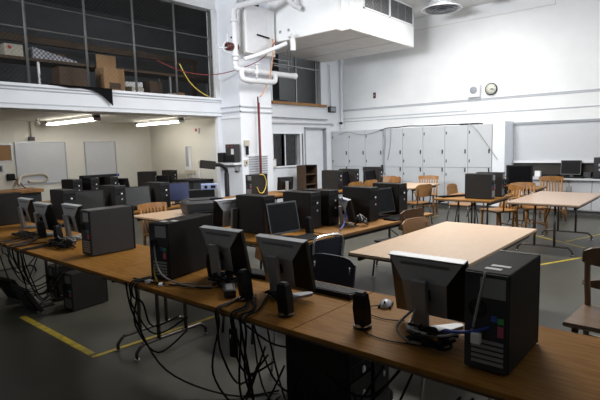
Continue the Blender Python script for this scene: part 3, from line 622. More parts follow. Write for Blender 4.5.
table('far brown table under the loft with the two small towers', 6.0, 7.2, 9.7, 10.4, LAMX, 'x', foot_len=0.5)
table('far dark table under the loft at the left, crowded with computers', 3.5, 5.3, 8.6, 9.3, LAMX, 'x', foot_len=0.5)
table('dark table beside the column under the cable-hung tower', 5.5, 7.1, 6.0, 6.7, LAMX, 'x', foot_len=0.5)
table('small brown table holding the big black box monitor before the counter', 9.4, 10.1, 2.4, 3.2, LAMX, foot_len=0.5)

# ================================================================== COMPUTERS
def make_tower(label):
    t = thing('computer_tower', label, 'computer')
    MB().box(-0.185, 0.178, -0.082, 0.082, 0.006, 0.385, 0.006).build('case', BLACKC, t)
    fp = MB().box(0.178, 0.192, -0.083, 0.083, 0.004, 0.387, 0.005).build('front_panel', BLACKF, t)
    split_build(MB().box(0.1915, 0.194, -0.07, 0.07, 0.30, 0.345, 0.001).box(0.1915, 0.194, -0.07, 0.07, 0.25, 0.295, 0.001), 'drive_bay', BLACK, fp)
    MB().lathe([(0.002, 0), (0.013, 0.001), (0.013, 0.004), (0.002, 0.005)], (0.1925, 0.02, 0.27), 'x', 12).build('power_button', LED, fp, 'pale lit power button')
    MB().lathe([(0.002, 0), (0.012, 0.001), (0.012, 0.003), (0.002, 0.004)], (0.1925, 0.02, 0.19), 'x', 12).build('badge', SILVER, fp, 'round silver badge')
    rp = MB().box(-0.19, -0.185, -0.078, 0.078, 0.01, 0.38, 0.002).build('rear_panel', GREYCAR, t)
    MB().box(-0.193, -0.19, -0.07, 0.02, 0.29, 0.365).build('power_supply', DSILVER, rp)
    mb = MB()
    for k in range(5): mb.box(-0.193, -0.19, -0.065, 0.05, 0.035 + k * 0.02, 0.047 + k * 0.02)
    split_build(mb, 'expansion_slot', DSILVER, rp)
    MB().tube([(-0.193, 0.03 + 0.03 * math.cos(a * PI / 8), 0.245 + 0.03 * math.sin(a * PI / 8)) for a in range(16)], 0.003, 5, True).tube([(-0.193, 0.03 + 0.018 * math.cos(a * PI / 6), 0.245 + 0.018 * math.sin(a * PI / 6)) for a in range(12)], 0.002, 5, True).build('fan_guard', BLACKC, rp)
    mb = MB().box(-0.197, -0.19, -0.065, -0.045, 0.2, 0.22); mb.build('port_green', GREENP, rp, 'green port')
    MB().box(-0.197, -0.19, -0.042, -0.022, 0.205, 0.225).build('port_blue', BLUEP, rp, 'blue port')
    MB().box(-0.197, -0.19, -0.065, -0.045, 0.15, 0.19).build('port_pink', PINKP, rp, 'pink port')
    return t
def make_monitor(label, screen=SCREEN, shell=DSILVER, edge=SILVER):
    t = thing('flat_monitor', label, 'monitor')
    T_ = Matrix.Translation((0.02, 0, 0.05)) @ Matrix.Rotation(R(-12), 4, 'Y')
    MB().box(-0.012, 0.016, -0.187, 0.187, 0.0, 0.30, 0.003, T_).build('bezel', BLACKF, t)
    MB().box(0.0161, 0.018, -0.172, 0.172, 0.018, 0.285, 0, T_).build('screen', screen, t)
    out = [(-0.186, 0.298), (-0.186, 0.2), (-0.186, 0.002), (0.186, 0.002), (0.186, 0.2), (0.186, 0.298)]
    inn = [(-0.178, 0.296), (-0.112, 0.20), (-0.100, 0.035), (0.100, 0.035), (0.112, 0.20), (0.178, 0.296)]
    b = MB().loft([[(-0.0121, u, v) for u, v in out], [(-0.03 if v > 0.28 else -0.06, u, v) for u, v in inn]])
    b.xf(T_); bs = b.build('back_shell', BLACKF, t)
    b = MB().loft([[(-0.0303 if v > 0.28 else -0.0603, u, v) for u, v in inn], [(-0.033 if v > 0.28 else -0.063, u * 0.985, 0.002 + v * 0.985) for u, v in inn]]); b.xf(T_)
    b.build('back_plate', shell, bs)
    if edge: MB().box(-0.034, 0.012, -0.186, 0.186, 0.2995, 0.305, 0.002, T_).build('top_edge', edge, bs, 'bright silver top edge')
    v = MB()
    for k in range(4): v.box(-0.0008, 0.0, -0.12, 0.12, 0.268 + k * 0.004, 0.2695 + k * 0.004, 0, Matrix.Translation((-0.0405 + 0.0 * k, 0, 0)))
    v.xf(T_); v.build('vent_slots', BLACK, bs)
    MB().box(-0.12, -0.09, -0.036, 0.036, 0.012, 0.265, 0.005, Matrix.Translation((0.01, 0, 0)) @ Matrix.Rotation(R(-6), 4, 'Y')).build('stand_column', MSIL if edge else DSILVER, t)
    MB().box(-0.11, -0.055, -0.03, 0.03, 0.15, 0.20).build('tilt_joint', BLACK, t)
    MB().prism([(-0.12, -0.07), (-0.12, 0.07), (0.07, 0.13), (0.09, 0.115), (0.085, 0.09), (-0.04, 0.0), (0.085, -0.09), (0.09, -0.115), (0.07, -0.13)], 0.001, 0.012, 'xy').build('foot', MSIL if edge else BLACK, t)
    return t
def make_keyboard(label):
    t = thing('keyboard', label, 'keyboard')
    MB().loft([[(-0.08, -0.23, 0.001), (0.08, -0.23, 0.001), (0.08, 0.23, 0.001), (-0.08, 0.23, 0.001)], [(-0.08, -0.23, 0.03), (0.08, -0.228, 0.014), (0.08, 0.228, 0.014), (-0.08, 0.23, 0.03)]]).build('body', BLACK, t)
    mb = MB()
    for r_ in range(5):
        for c_ in range(18):
            x = -0.06 + r_ * 0.027; y = -0.215 + c_ * 0.0245; z = 0.0285 - (x + 0.08) * 0.1
            mb.box(x - 0.01, x + 0.011, y - 0.0, y + 0.02, z - 0.002, z + 0.006)
    o = mb.build('keys', RUBBER, t); return t
def make_speaker(label):
    t = thing('desktop_speaker', label, 'speaker')
    MB().loft([[(-0.032, -0.035, 0.018), (0.03, -0.035, 0.018), (0.03, 0.035, 0.018), (-0.032, 0.035, 0.018)],
               [(-0.045, -0.038, 0.1), (0.02, -0.038, 0.1), (0.02, 0.038, 0.1), (-0.045, 0.038, 0.1)],
               [(-0.045, -0.03, 0.165), (0.01, -0.03, 0.165), (0.01, 0.03, 0.165), (-0.045, 0.03, 0.165)],
               [(-0.035, -0.018, 0.178), (0.0, -0.018, 0.178), (0.0, 0.018, 0.178), (-0.035, 0.018, 0.178)]], smooth=False).build('cabinet', BLACK, t)
    MB().tube([(0.05 * math.cos(a * PI / 8) - 0.005, 0.045 * math.sin(a * PI / 8), 0.008) for a in range(16)], 0.006, 6, True).build('foot_ring', BLACKF, t)
    MB().cyl((-0.005, 0, 0.004), (-0.002, 0, 0.03), 0.012, 8).build('neck', BLACK, t)
    MB().box(0.0225, 0.025, -0.025, 0.025, 0.04, 0.12, 0, Matrix.Rotation(R(-5), 4, 'Y')).build('grille', GREYCAR, t)
    return t
Z = 0.7405
tower0 = make_tower('nearest black computer tower, rear sockets turned to the camera, white stickers on top')
tower0.location = (1.965, 0.615, Z); tower0.scale = (1.06, 1.02, 1.0)
stickers = [(tower0, [(-0.12, -0.01, 0.03, 0.05), (-0.06, -0.02, 0.03, 0.055)])]
def add_stickers(t, lst):
    for x, y, a, b in lst:
        split_build(MB().box(x - a / 2, x + a / 2, y - b / 2, y + b / 2, 0.3855, 0.3865), 'sticker', LABEL, t, 'white sticker on the case top')
GT = 'computer towers seen as small dark boxes in the far rows'
def tower(x, y, rz, label, z=Z, sc=1.0, group=None):
    t = dup(tower0, (x, y, z), rz, label, group)
    if sc != 1.0: t.scale = (sc, sc, sc)
    return t
t3 = tower(2.03, 2.83, 13, 'long black tower behind the thin yellow cable on the front row')
t2 = tower(2.07, 3.95, 0, 'grey-sided tower on the third front-row table, right of the left monitors')
t3.scale = (1.28, 1.0, 1.0); t2.scale = (1.06, 1, 1)
for c_ in t2.children:
    if c_.name.startswith('case'): c_.data = c_.data.copy(); c_.data.materials[0] = GREYCASE
add_stickers(t3, [(-0.13, 0.01, 0.03, 0.05), (-0.10, -0.045, 0.03, 0.05)])
tower(2.12, 6.62, 4, 'dark tower cut by the left picture edge on the fourth front-row table')
tower(3.45, 3.55, -90, 'black tower left of the black-screened monitor, grey lead drooping from its front')
tower(3.96, 3.36, -92, 'black tower directly behind the black-screened monitor, pale power button showing')
tower(4.24, 3.33, -92, 'black tower half hidden beside the silver monitor, blue cable at its front')
tower(4.72, 3.11, -95, 'black tower right of the silver monitor on the second-row table')
tower(5.34, 3.08, -95, 'black tower at the right end of the second-row table, seen behind the dark monitor')
tower(6.24, 6.36, 0, 'black tower with yellow loop cable on its side standing before the column')
tower(7.8, 5.8, -90, 'far tower by the door, leftmost of the three with lit buttons')
tower(8.36, 5.78, -90, 'far tower by the door, middle of the three with lit buttons')
tower(9.2, 5.72, -90, 'far tower by the door, rightmost of the three with lit buttons')
tower(2.82, 6.52, -90, 'dark tower with red and white lights behind the left front-row monitors')
tower(3.54, 6.55, -90, 'tower between the two grey-screened monitors of the left group')
tower(4.2, 6.44, -90, 'tower with two white lights next to the indigo monitor')
tower(7.46, 2.72, 90, 'wide-looking dark tower nearest on the table before the lockers')
tower(7.86, 2.70, 90, 'second tower on the table before the lockers, behind the nearer one')
tower(4.0, 8.85, -85, 'silver-topped tower at the back left under the loft')
tower(4.35, 8.9, -85, 'tower second from the left under the loft, in the dark crowd')
tower(4.7, 8.85, -85, 'tower third from the left under the loft, under the black bar')
tower(6.3, 10.05, -60, 'small far tower under the loft at the left of the brown box')
tower(6.95, 10.1, -90, 'small far tower against the side wall under the loft')
tower(2.02, 1.56, -90, 'tall black tower standing on the floor below the joint of the two nearest tables', 0.002).scale = (1.15, 1.2, 1.62)
tower(2.3, 1.6, -86, 'second tall black tower on the floor, behind the one below the table joint', 0.002).scale = (1.1, 1.1, 1.5)
tower(2.3, 4.95, 6, 'dark tower on the floor under the third front-row table', 0.002)
tower(2.35, 5.4, -8, 'dark tower on the floor under the fourth front-row table', 0.002)

add_stickers(tower0, [(-0.13, -0.005, 0.025, 0.06), (-0.08, -0.015, 0.025, 0.07)])
mon0 = make_monitor('silver-edged monitor seen from behind beside the nearest tower')
mon0.location = (2.08, 0.98, Z); mon0.rotation_euler = (0, 0, R(0))
def monitor(x, y, rz, label, z=Z, src=None, sc=1.0):
    m = dup(src or mon0, (x, y, z), rz, label)
    if sc != 1: m.scale = (sc,) * 3
    return m
monitor(2.06, 1.87, 0, 'silver-edged monitor seen from behind in the middle of the front row, before the navy chair')
monitor(2.09, 2.43, 2, 'silver-edged monitor seen from behind in front of the tower with the yellow cable')
monitor(2.24, 4.88, 0, 'rightmost of the three left front-row monitors, seen from behind')
monitor(2.14, 5.33, 0, 'middle of the three left front-row monitors, seen from behind')
monitor(2.26, 6.1, 0, 'leftmost of the three left front-row monitors, seen from behind')
mon_s = monitor(4.33, 3.0, -36, 'small silver monitor seen edge-on beside the blue cable', sc=0.85)
mon_p = make_monitor('tall silver-backed monitor standing between the yellow-cable tower and the second row', SCREEN, SILVER, SILVER); mon_p.location = (3.33, 3.84, Z); mon_p.rotation_euler = (0, 0, R(84))
monb = make_monitor('flat black-screened monitor facing the camera on the second row', SCREEN, BLACK, None)
monb.location = (3.36, 3.08, Z); monb.rotation_euler = (0, 0, R(-97))
monitor(5.02, 2.98, -100, 'dark monitor between the two right towers of the second row', src=monb)
mong = make_monitor('grey-screened monitor of the left group, left of the two', SCREENG, BLACK, None)
mong.location = (3.17, 6.5, Z); mong.rotation_euler = (0, 0, R(-112))
monitor(3.85, 6.42, -105, 'grey-screened monitor of the left group, right of the two', src=mong)
moni = make_monitor('indigo-screened monitor left of the printer', PURP, BLACK, None)
moni.location = (4.62, 6.5, Z); moni.rotation_euler = (0, 0, R(-110))
monitor(6.95, 6.3, 62, 'small black monitor seen from behind in front of the lower window', src=monb, sc=0.86)
monitor(8.1, 5.72, -92, 'far dark monitor left of the middle far tower', src=monb)
monitor(8.95, 5.62, -100, 'far dark monitor left of the rightmost far tower', src=monb, sc=0.95).location.z = Z
monitor(6.65, 9.98, -130, 'tiny black monitor beside the small far tower under the loft', src=monb, sc=0.8)
monitor(4.98, 8.85, 20, 'narrow dark monitor seen from the side at the right end of the crowded far table', src=monb)
monitor(11.98, 2.38, 180, 'black monitor standing on the counter under the whiteboard', 0.7905, monb, 1.08)
# flat bar on towers
t = thing('soundbar', 'black bar with a blue light lying across the far towers under the loft', 'device', (4.55, 8.87, Z + 0.3875))
MB().box(-0.36, 0.36, -0.08, 0.08, 0, 0.05, 0.008).build('body', BLACK, t); split_build(MB().box(0.3, 0.34, -0.084, -0.08, 0.015, 0.04), 'indicator', BLUEP, t)
kb0 = make_keyboard('black keyboard in front of the middle front-row monitor'); kb0.location = (2.26, 1.74, Z)
dup(kb0, (2.27, 2.30, Z), 4, 'black keyboard beside the monitor in front of the yellow-cable tower')
dup(kb0, (3.35, 2.88, Z), -92, 'black keyboard before the flat black-screened monitor')
dup(kb0, (5.05, 2.77, Z), -93, 'black keyboard at the foot of the dark second-row monitor')
dup(kb0, (7.55, 3.2, Z), 60, 'black keyboard on the left of the table before the lockers')
dup(kb0, (11.75, 2.3, 0.7905), 180, 'black keyboard on the counter before the black monitor')
sp0 = make_speaker('small black speaker alone on the front desk, left of the nearest monitor'); sp0.location = (1.88, 1.23, Z); sp0.scale = (0.9, 0.85, 1)
for x, y, rz, lb in [(1.79, 1.64, 8, 'small black speaker before the middle front-row monitor'), (1.85, 2.0, -6, 'small black speaker at the left of the middle front-row monitor, by the black adapter'),
                     (2.03, 2.5, 10, 'small black speaker against the side of the yellow-cable tower'), (1.98, 4.72, 5, 'small black speaker before the left front-row monitors'),
                     (2.02, 5.2, 0, 'small black speaker between the two leftmost front-row monitors'), (3.63, 2.98, -90, 'small black speaker right of the flat black-screened monitor')]:
    dup(sp0, (x, y, Z), rz, lb).scale = (0.9, 0.85, 1)
t = thing('power_adapter', 'black power adapter brick lying on the front desk near the middle speaker', 'adapter', (1.86, 2.16, Z), -38)
MB().box(-0.035, 0.035, -0.085, 0.085, 0.001, 0.045, 0.006).build('body', GREYCAR, t); MB().box(-0.02, 0.02, -0.06, 0.06, 0.0451, 0.046).build('rating_label', DSILVER, t)
t = thing('computer_mouse', 'black and silver mouse beside the nearest monitor', 'mouse', (2.21, 1.30, Z), 200)
mb = MB()
rings = []
for k, (x, w_, h_) in enumerate([(-0.055, 0.012, 0.008), (-0.045, 0.026, 0.026), (-0.01, 0.031, 0.038), (0.03, 0.028, 0.03), (0.052, 0.02, 0.014)]):
    rings.append([(x, w_ * math.cos(a), max(0.001, h_ * math.sin(a)) if math.sin(a) > 0 else 0.001) for a in [i * 2 * PI / 14 for i in range(14)]])
mb.loft(rings, smooth=True).build('shell', SILVER, t)
split_build(MB().box(-0.05, 0.05, -0.034, -0.026, 0.002, 0.016, 0.003).box(-0.05, 0.05, 0.026, 0.034, 0.002, 0.016, 0.003), 'side_grip', BLACK, t); MB().cyl((0.03, -0.004, 0.03), (0.03, 0.004, 0.03), 0.008).build('scroll_wheel', BLACK, t)
# fallen panel on the floor at left
t = thing('flat_monitor', 'dark flat monitor leaning on the floor at the lower left', 'monitor', (1.92, 5.3, 0.0), 0)
M_ = Matrix.Rotation(R(-28), 4, 'Y')
MB().box(-0.02, 0.02, -0.2, 0.2, 0.012, 0.3, 0.005, M_).build('bezel', BLACKC, t); MB().box(-0.03, -0.0201, -0.17, 0.17, 0.03, 0.28, 0.003, M_).build('back_shell', GREYCAR, t); MB().box(0.02, 0.18, -0.05, 0.05, 0.001, 0.014).build('foot', BLACK, t)
t = thing('flat_monitor', 'second dark flat monitor on the floor behind the leaning one, at the left edge', 'monitor', (1.95, 5.82, 0.0), 8)
MB().box(-0.02, 0.02, -0.2, 0.2, 0.012, 0.3, 0.005, M_).build('bezel', BLACK, t); MB().box(-0.03, -0.0201, -0.17, 0.17, 0.03, 0.28, 0.003, M_).build('back_shell', BLACK, t); MB().box(0.02, 0.18, -0.05, 0.05, 0.001, 0.014).build('foot', BLACK, t)
# printer
t = thing('printer', 'bulky dark grey printer on the light tan table at the left', 'printer', (4.12, 5.22, Z), -25); t.scale = (1.08, 1.05, 0.95)
MB().loft([[(-0.24, -0.2, 0.001), (0.24, -0.2, 0.001), (0.24, 0.2, 0.001), (-0.24, 0.2, 0.001)], [(-0.26, -0.22, 0.08), (0.26, -0.22, 0.08), (0.26, 0.22, 0.08), (-0.26, 0.22, 0.08)],
           [(-0.26, -0.22, 0.17), (0.26, -0.22, 0.17), (0.26, 0.22, 0.17), (-0.26, 0.22, 0.17)], [(-0.22, -0.18, 0.2), (0.22, -0.18, 0.2), (0.22, 0.18, 0.2), (-0.22, 0.18, 0.2)]]).build('body', GREYCAR, t)
MB().box(-0.2, 0.2, -0.3, -0.2, 0.05, 0.065, 0.003).build('paper_tray', BLACK, t); MB().box(0.05, 0.2, -0.16, -0.1, 0.2, 0.225, 0.004).build('control_panel', BLACK, t); MB().box(-0.19, 0.19, -0.1, 0.17, 0.2, 0.212, 0.004).build('lid', GREYCAR, t)
t = thing('projector', 'small pale blue device on the dark cabinet behind the printer', 'device', (4.62, 5.72, Z + 0.2705), -38)
MB().box(-0.12, 0.12, -0.09, 0.09, 0, 0.08, 0.006).build('body', LBLUE, t); MB().cyl((-0.05, -0.1, 0.04), (-0.05, -0.09, 0.04), 0.022).build('lens', BLACK, t); MB().box(0.02, 0.09, -0.094, -0.09, 0.02, 0.06).build('vent', BLACK, t)
t = thing('equipment_cabinet', 'low dark equipment cabinet behind the printer', 'cabinet', (4.58, 5.76, Z), -38)
MB().box(-0.24, 0.13, -0.13, 0.13, 0.0, 0.27, 0.006).build('body', BLACK, t); MB().box(-0.22, 0.11, -0.135, -0.13, 0.02, 0.25).build('door', BLACK, t)
# document camera / big task lamp
t = thing('document_camera', 'black document camera with a curved arm beside the column', 'document camera', (6.03, 6.94, 0), 0)
MB().cyl((0, 0, 0.02), (0, 0, 1.15), 0.045, 12).build('post', BLACK, t); MB().cyl((0, 0, 0), (0, 0, 0.02), 0.2, 20).build('base', BLACK, t)
MB().tube(smooth_path([(0, 0, 1.1), (-0.01, 0, 1.22), (-0.04, 0.02, 1.27), (-0.11, 0.06, 1.31), (-0.2, 0.10, 1.31)]), 0.035, 10).build('arm', BLACK, t)
MB().box(-0.14, 0.13, -0.07, 0.07, -0.075, 0.075, 0.012, Matrix.Translation((-0.31, 0.15, 1.32)) @ Matrix.Rotation(R(-25), 4, 'Z') @ Matrix.Rotation(R(8), 4, 'Y')).build('camera_head', BLACKC, t)
# long dark bench along recess side
t = thing('workbench', 'long dark bench along the side wall under the loft', 'bench', (6.98, 9.85, 0), 0)
MB().box(-0.28, 0.3, -1.0, -0.22, 0.86, 0.92, 0.004).build('bench_top', BLACK, t)
MB().box(-0.25, 0.28, -0.98, -0.24, 0.0, 0.86).build('body', GREYCAR, t)
tag(MB().box(6.55, 6.7, 10.1, 10.25, Z, Z + 0.12, 0.004).build('cardboard_box', CARD), 'small brown box beside the tiny far monitor under the loft', 'box')
# bookcase by the door
t = thing('small_bookcase', 'dark open bookcase standing by the door', 'bookcase', (9.8, 8.1, 0)); t.scale = (0.8, 1, 1)
split_build(MB().box(-0.3, -0.28, -0.15, 0.15, 0, 1.13).box(0.28, 0.3, -0.15, 0.15, 0, 1.13), 'side_panel', CRATE, t)
MB().box(-0.28, 0.28, 0.13, 0.15, 0, 1.13).build('back_panel', BLACK, t)
for z in (0.05, 0.35, 0.62, 0.88, 1.11): MB().box(-0.28, 0.28, -0.15, 0.13, z, z + 0.02).build('shelf', CRATE if z < 1 else BLACK, t)
# black box monitor (rear facing) right, stereo
t = thing('box_monitor', 'bulky black box monitor on the small table before the counter', 'monitor', (9.66, 2.78, Z), 205)
MB().box(-0.05, 0.02, -0.23, 0.23, 0.04, 0.42, 0.01).build('front_bezel', BLACK, t)
MB().loft([[(-0.05, -0.22, 0.05), (-0.05, 0.22, 0.05), (-0.05, 0.22, 0.41), (-0.05, -0.22, 0.41)], [(-0.42, -0.14, 0.08), (-0.42, 0.14, 0.08), (-0.42, 0.14, 0.33), (-0.42, -0.14, 0.33)]]).build('back_shell', BLACK, t)
MB().box(0.0201, 0.023, -0.19, 0.19, 0.07, 0.39).build('screen', SCREEN, t); MB().cyl((-0.15, 0, 0.001), (-0.15, 0, 0.09), 0.13, 20).build('stand', BLACK, t)
t = thing('loudspeaker', 'black loudspeaker with two pale cones on the counter at the right edge', 'loudspeaker', (11.88, 1.79, 0.7905), 180)
MB().box(-0.14, 0.14, -0.12, 0.12, 0, 0.44, 0.008).build('cabinet', BLACKF, t)
for z, r in ((0.28, 0.03), (0.18, 0.025)): split_build(MB().lathe([(0.005, 0.141), (r, 0.143), (r * 1.2, 0.14)], (0, 0, z), 'x'), 'cone', GREYW, t)
carton('flat dark case on the counter between the monitor and the loudspeaker', 11.9, 2.03, 0.7905, 0.22, 0.14, 0.12, GREYCAR, 0, False, 'equipment_box', 'box')
carton('long low black device on the counter left of the black monitor', 11.9, 2.75, 0.7905, 0.25, 0.34, 0.06, BLACK, 0, False, 'audio_device', 'device')
carton('small white box on the counter near the lockers', 12.0, 3.05, 0.7905, 0.1, 0.12, 0.13, LABEL, 0, False, 'small_box', 'box')
carton('black cable box on the counter before the flat dark case', 11.7, 1.75, 0.7905, 0.12, 0.3, 0.04, BLACK, 0, False, 'cable_box', 'box')

# ================================================================== CHAIRS
def shell_chair(name, label, backm, seatm, frame=PIPE_D, hb=0.82):
    t = thing(name, label, 'chair')
    def curved(x, z0, z1, w_, th, bow):
        mb = MB(); n = 8; rings = []
        for i in range(n + 1):
            u = -1 + 2 * i / n; y = u * w_ / 2; xx = x + bow * u * u; e = 0.025 * (abs(u) ** 6)
            rings.append([(xx, y, z0 + e), (xx + th, y, z0 + e), (xx + th - 0.03, y, z1 - e * 1.6), (xx - 0.03, y, z1 - e * 1.6)])
        return mb.loft(rings, smooth=False)
    curved(-0.235, hb - 0.25, hb, 0.44, 0.014, 0.03).build('backrest', backm, t)
    MB().box(-0.2, 0.2, -0.2, 0.2, 0.435, 0.455, 0.008).build('seat', seatm, t)
    for s_ in (-1, 1):
        MB().tube(smooth_path([(0.22, s_ * 0.2, 0.01), (0.17, s_ * 0.185, 0.42)], 3), 0.0115, 8).build('leg', frame, t)
        MB().tube(smooth_path([(-0.25, s_ * 0.2, 0.01), (-0.18, s_ * 0.185, 0.42)], 3), 0.0115, 8).build('leg', frame, t)
        MB().tube(smooth_path([(-0.1, s_ * 0.16, 0.425), (-0.2, s_ * 0.165, 0.44), (-0.225, s_ * 0.17, 0.55), (-0.232, s_ * 0.17, hb - 0.06)], 4), 0.0115, 8).build('back_post', frame, t)
    MB().tube([(0.17, -0.185, 0.42), (0.17, 0.185, 0.42), (-0.18, 0.185, 0.42), (-0.18, -0.185, 0.42)], 0.0115, 8, True).build('seat_frame', frame, t)
    return t
def slat_chair(label, arms=False, slats=6):
    t = thing('wooden_chair', label, 'chair')
    MB().box(-0.21, 0.23, -0.22, 0.22, 0.43, 0.46, 0.01).build('seat', OAK, t)
    for s_ in (-1, 1):
        MB().tube([(0.2, s_ * 0.19, 0), (0.19, s_ * 0.185, 0.43)], [0.018, 0.022], 8).build('leg', OAK, t)
        MB().tube([(-0.23, s_ * 0.2, 0), (-0.19, s_ * 0.195, 0.44), (-0.26, s_ * 0.2, 0.8)], [0.018, 0.022, 0.018], 8).build('leg', OAK, t)
    cr = MB(); rings = []
    for i in range(9):
        u = -1 + i / 4; rings.append([(-0.275 - 0.03 * (1 - u * u), u * 0.235, 0.77 + 0.01 * u * u), (-0.25 - 0.03 * (1 - u * u), u * 0.235, 0.77 + 0.01 * u * u), (-0.262 - 0.03 * (1 - u * u), u * 0.235, 0.865 - 0.015 * u * u), (-0.285 - 0.03 * (1 - u * u), u * 0.235, 0.865 - 0.015 * u * u)])
    cr.loft(rings).build('crest_rail', OAK, t)
    for k in range(slats):
        y = -0.14 + 0.28 * k / (slats - 1)
        MB().box(-0.006, 0.006, y - 0.014, y + 0.014, 0, 0.355, 0, Matrix.Translation((-0.19, 0, 0.45)) @ Matrix.Rotation(R(-14), 4, 'Y')).build('slat', OAK, t)
    split_build(MB().cyl((0.195, -0.185, 0.2), (0.195, 0.185, 0.2), 0.011, 6).cyl((-0.21, -0.195, 0.18), (-0.21, 0.195, 0.18), 0.011, 6).cyl((0.195, -0.185, 0.14), (-0.21, -0.195, 0.14), 0.011, 6).cyl((0.195, 0.185, 0.14), (-0.21, 0.195, 0.14), 0.011, 6), 'stretcher', OAK, t)
    if arms:
        for s_ in (-1, 1):
            MB().box(-0.25, 0.16, s_ * 0.25 - 0.03, s_ * 0.25 + 0.03, 0.655, 0.68, 0.006).build('armrest', OAK, t)
            MB().cyl((0.12, s_ * 0.235, 0.45), (0.12, s_ * 0.25, 0.66), 0.013, 8).build('arm_post', OAK, t)
    return t
# wooden ones
sc0 = slat_chair('slat-backed oak chair before the lockers at the far tan table'); sc0.location = (10.28, 4.95, 0); sc0.rotation_euler = (0, 0, R(196))
sc0.location = (10.35, 5.0, 0)
dup(sc0, (3.86, 5.8, 0), -90, 'slat-backed oak chair at the left end of the tan printer table')
ac0 = slat_chair('oak armchair with wide arms before the small table with the box monitor', True, 5); ac0.location = (8.45, 2.75, 0); ac0.rotation_euler = (0, 0, R(150))
dup(ac0, (9.1, 2.42, 0), 225, 'oak armchair behind the light tan table at the right')
dup(sc0, (10.85, 2.45, 0), 205, 'oak chair closest to the counter, white paper behind its slats')
# big foreground chair (right edge): curved crest
def bow_chair(label):
    t = thing('wooden_chair', label, 'chair')
    MB().loft([[(-0.2, -0.2, 0.42), (0.25, -0.235, 0.42), (0.25, 0.235, 0.42), (-0.2, 0.2, 0.42)], [(-0.21, -0.21, 0.435), (0.27, -0.25, 0.435), (0.27, 0.25, 0.435), (-0.21, 0.21, 0.435)], [(-0.21, -0.21, 0.455), (0.265, -0.245, 0.455), (0.265, 0.245, 0.455), (-0.21, 0.21, 0.455)]]).build('seat', WAL2, t)
    for s_ in (-1, 1):
        MB().tube([(0.22, s_ * 0.2, 0), (0.2, s_ * 0.19, 0.42)], [0.016, 0.022], 8).build('leg', WAL2, t)
        MB().tube(smooth_path([(-0.27, s_ * 0.21, 0), (-0.2, s_ * 0.19, 0.43), (-0.21, s_ * 0.2, 0.62), (-0.25, s_ * 0.21, 0.80)], 4), 0.02, 8).build('leg', WAL2, t)
    for z0, z1, nm in ((0.72, 0.86, 'crest_rail'), (0.56, 0.63, 'back_rail')):
        rings = []
        for i in range(11):
            u = -1 + i / 5; b = -0.05 * (1 - u * u); e = 0.035 * abs(u) ** 4
            rings.append([(-0.235 + b, u * 0.235, z0 + e), (-0.205 + b, u * 0.235, z0 + e), (-0.215 + b, u * 0.235, z1 - e), (-0.235 + b, u * 0.235, z1 - e * 0.5), (-0.25 + b, u * 0.235, z1 - e)])
        MB().loft(rings).build(nm, WAL2, t)
    split_build(MB().cyl((0.21, -0.19, 0.2), (0.21, 0.19, 0.2), 0.011, 6).cyl((-0.23, -0.2, 0.22), (-0.23, 0.2, 0.22), 0.011, 6), 'stretcher', WAL2, t)
    return t
WAL2 = mat('worn_brown_wood', (0.22, 0.135, 0.075), 0.4, col2=(0.14, 0.08, 0.045), nscale=9, stretch=(1, 1, 0.3))
bw = bow_chair('worn brown wooden chair at the right picture edge, seat corner beside the front desk'); bw.location = (3.6, 0.43, 0); bw.rotation_euler = (0, 0, R(180))
dup(bw, (5.75, 0.52, 0), 180, 'worn brown wooden chair at the right picture edge, the farther one near the yellow line')
# plywood and plastic chairs
pc = shell_chair('plywood_chair', 'light plywood chair between the two middle front-row monitors', PLY, PLY); pc.location = (2.86, 2.98, 0); pc.rotation_euler = (0, 0, R(176))
dup(pc, (4.62, 2.15, 0), -102, 'light plywood chair tucked under the far side of the empty tan table')
dw2 = shell_chair('plywood_chair', 'far oak-brown chair standing beside the far tower row at its right end', OAK, OAK, hb=0.89); dw2.location = (9.6, 5.6, 0); dw2.rotation_euler = (0, 0, R(85))
dw = shell_chair('plywood_chair', 'dark brown plywood chair pushed under the second-row table', WALNUT, WALNUT, hb=0.86); dw.location = (5.14, 2.86, 0); dw.rotation_euler = (0, 0, R(80))
dup(pc, (8.84, 4.5, 0), 72, 'plywood chair at the near side of the far tan table')
dup(pc, (9.0, 3.60, 0), 268, 'plywood chair behind the table with two towers before the lockers')
dup(pc, (10.6, 6.2, 0), 190, 'far plywood chair against the lockers beside the grey locker cable')
dup(dw2, (8.62, 5.62, 0), 85, 'far oak-brown chair before the middle far tower')
dup(dw2, (8.06, 5.62, 0), 85, 'far oak-brown chair before the leftmost far tower')
nv = shell_chair('plastic_chair', 'navy plastic chair with chrome frame behind the middle front-row monitor', NAVY, NAVY, CHROME, 0.8); nv.location = (2.58, 2.12, 0); nv.rotation_euler = (0, 0, R(176))
# rounder, deeper navy back
nv2 = dup(nv, (3.38, 2.78, 0), 80, 'navy plastic chair with a chrome hoop back at the second-row keyboard table')
MB().tube(smooth_path([(-0.235, -0.17, 0.6), (-0.25, -0.17, 0.78), (-0.25, -0.1, 0.825), (-0.25, 0.1, 0.825), (-0.25, 0.17, 0.78), (-0.235, 0.17, 0.6)], 5), 0.012, 8).build('hoop', CHROME, nv2)
dup(pc, (2.8, 5.6, 0), 184, 'plywood chair behind the left front-row monitors')
dup(nv, (2.72, 1.05, 0), 182, 'navy plastic chair under the nearest front-row table, only its legs showing')

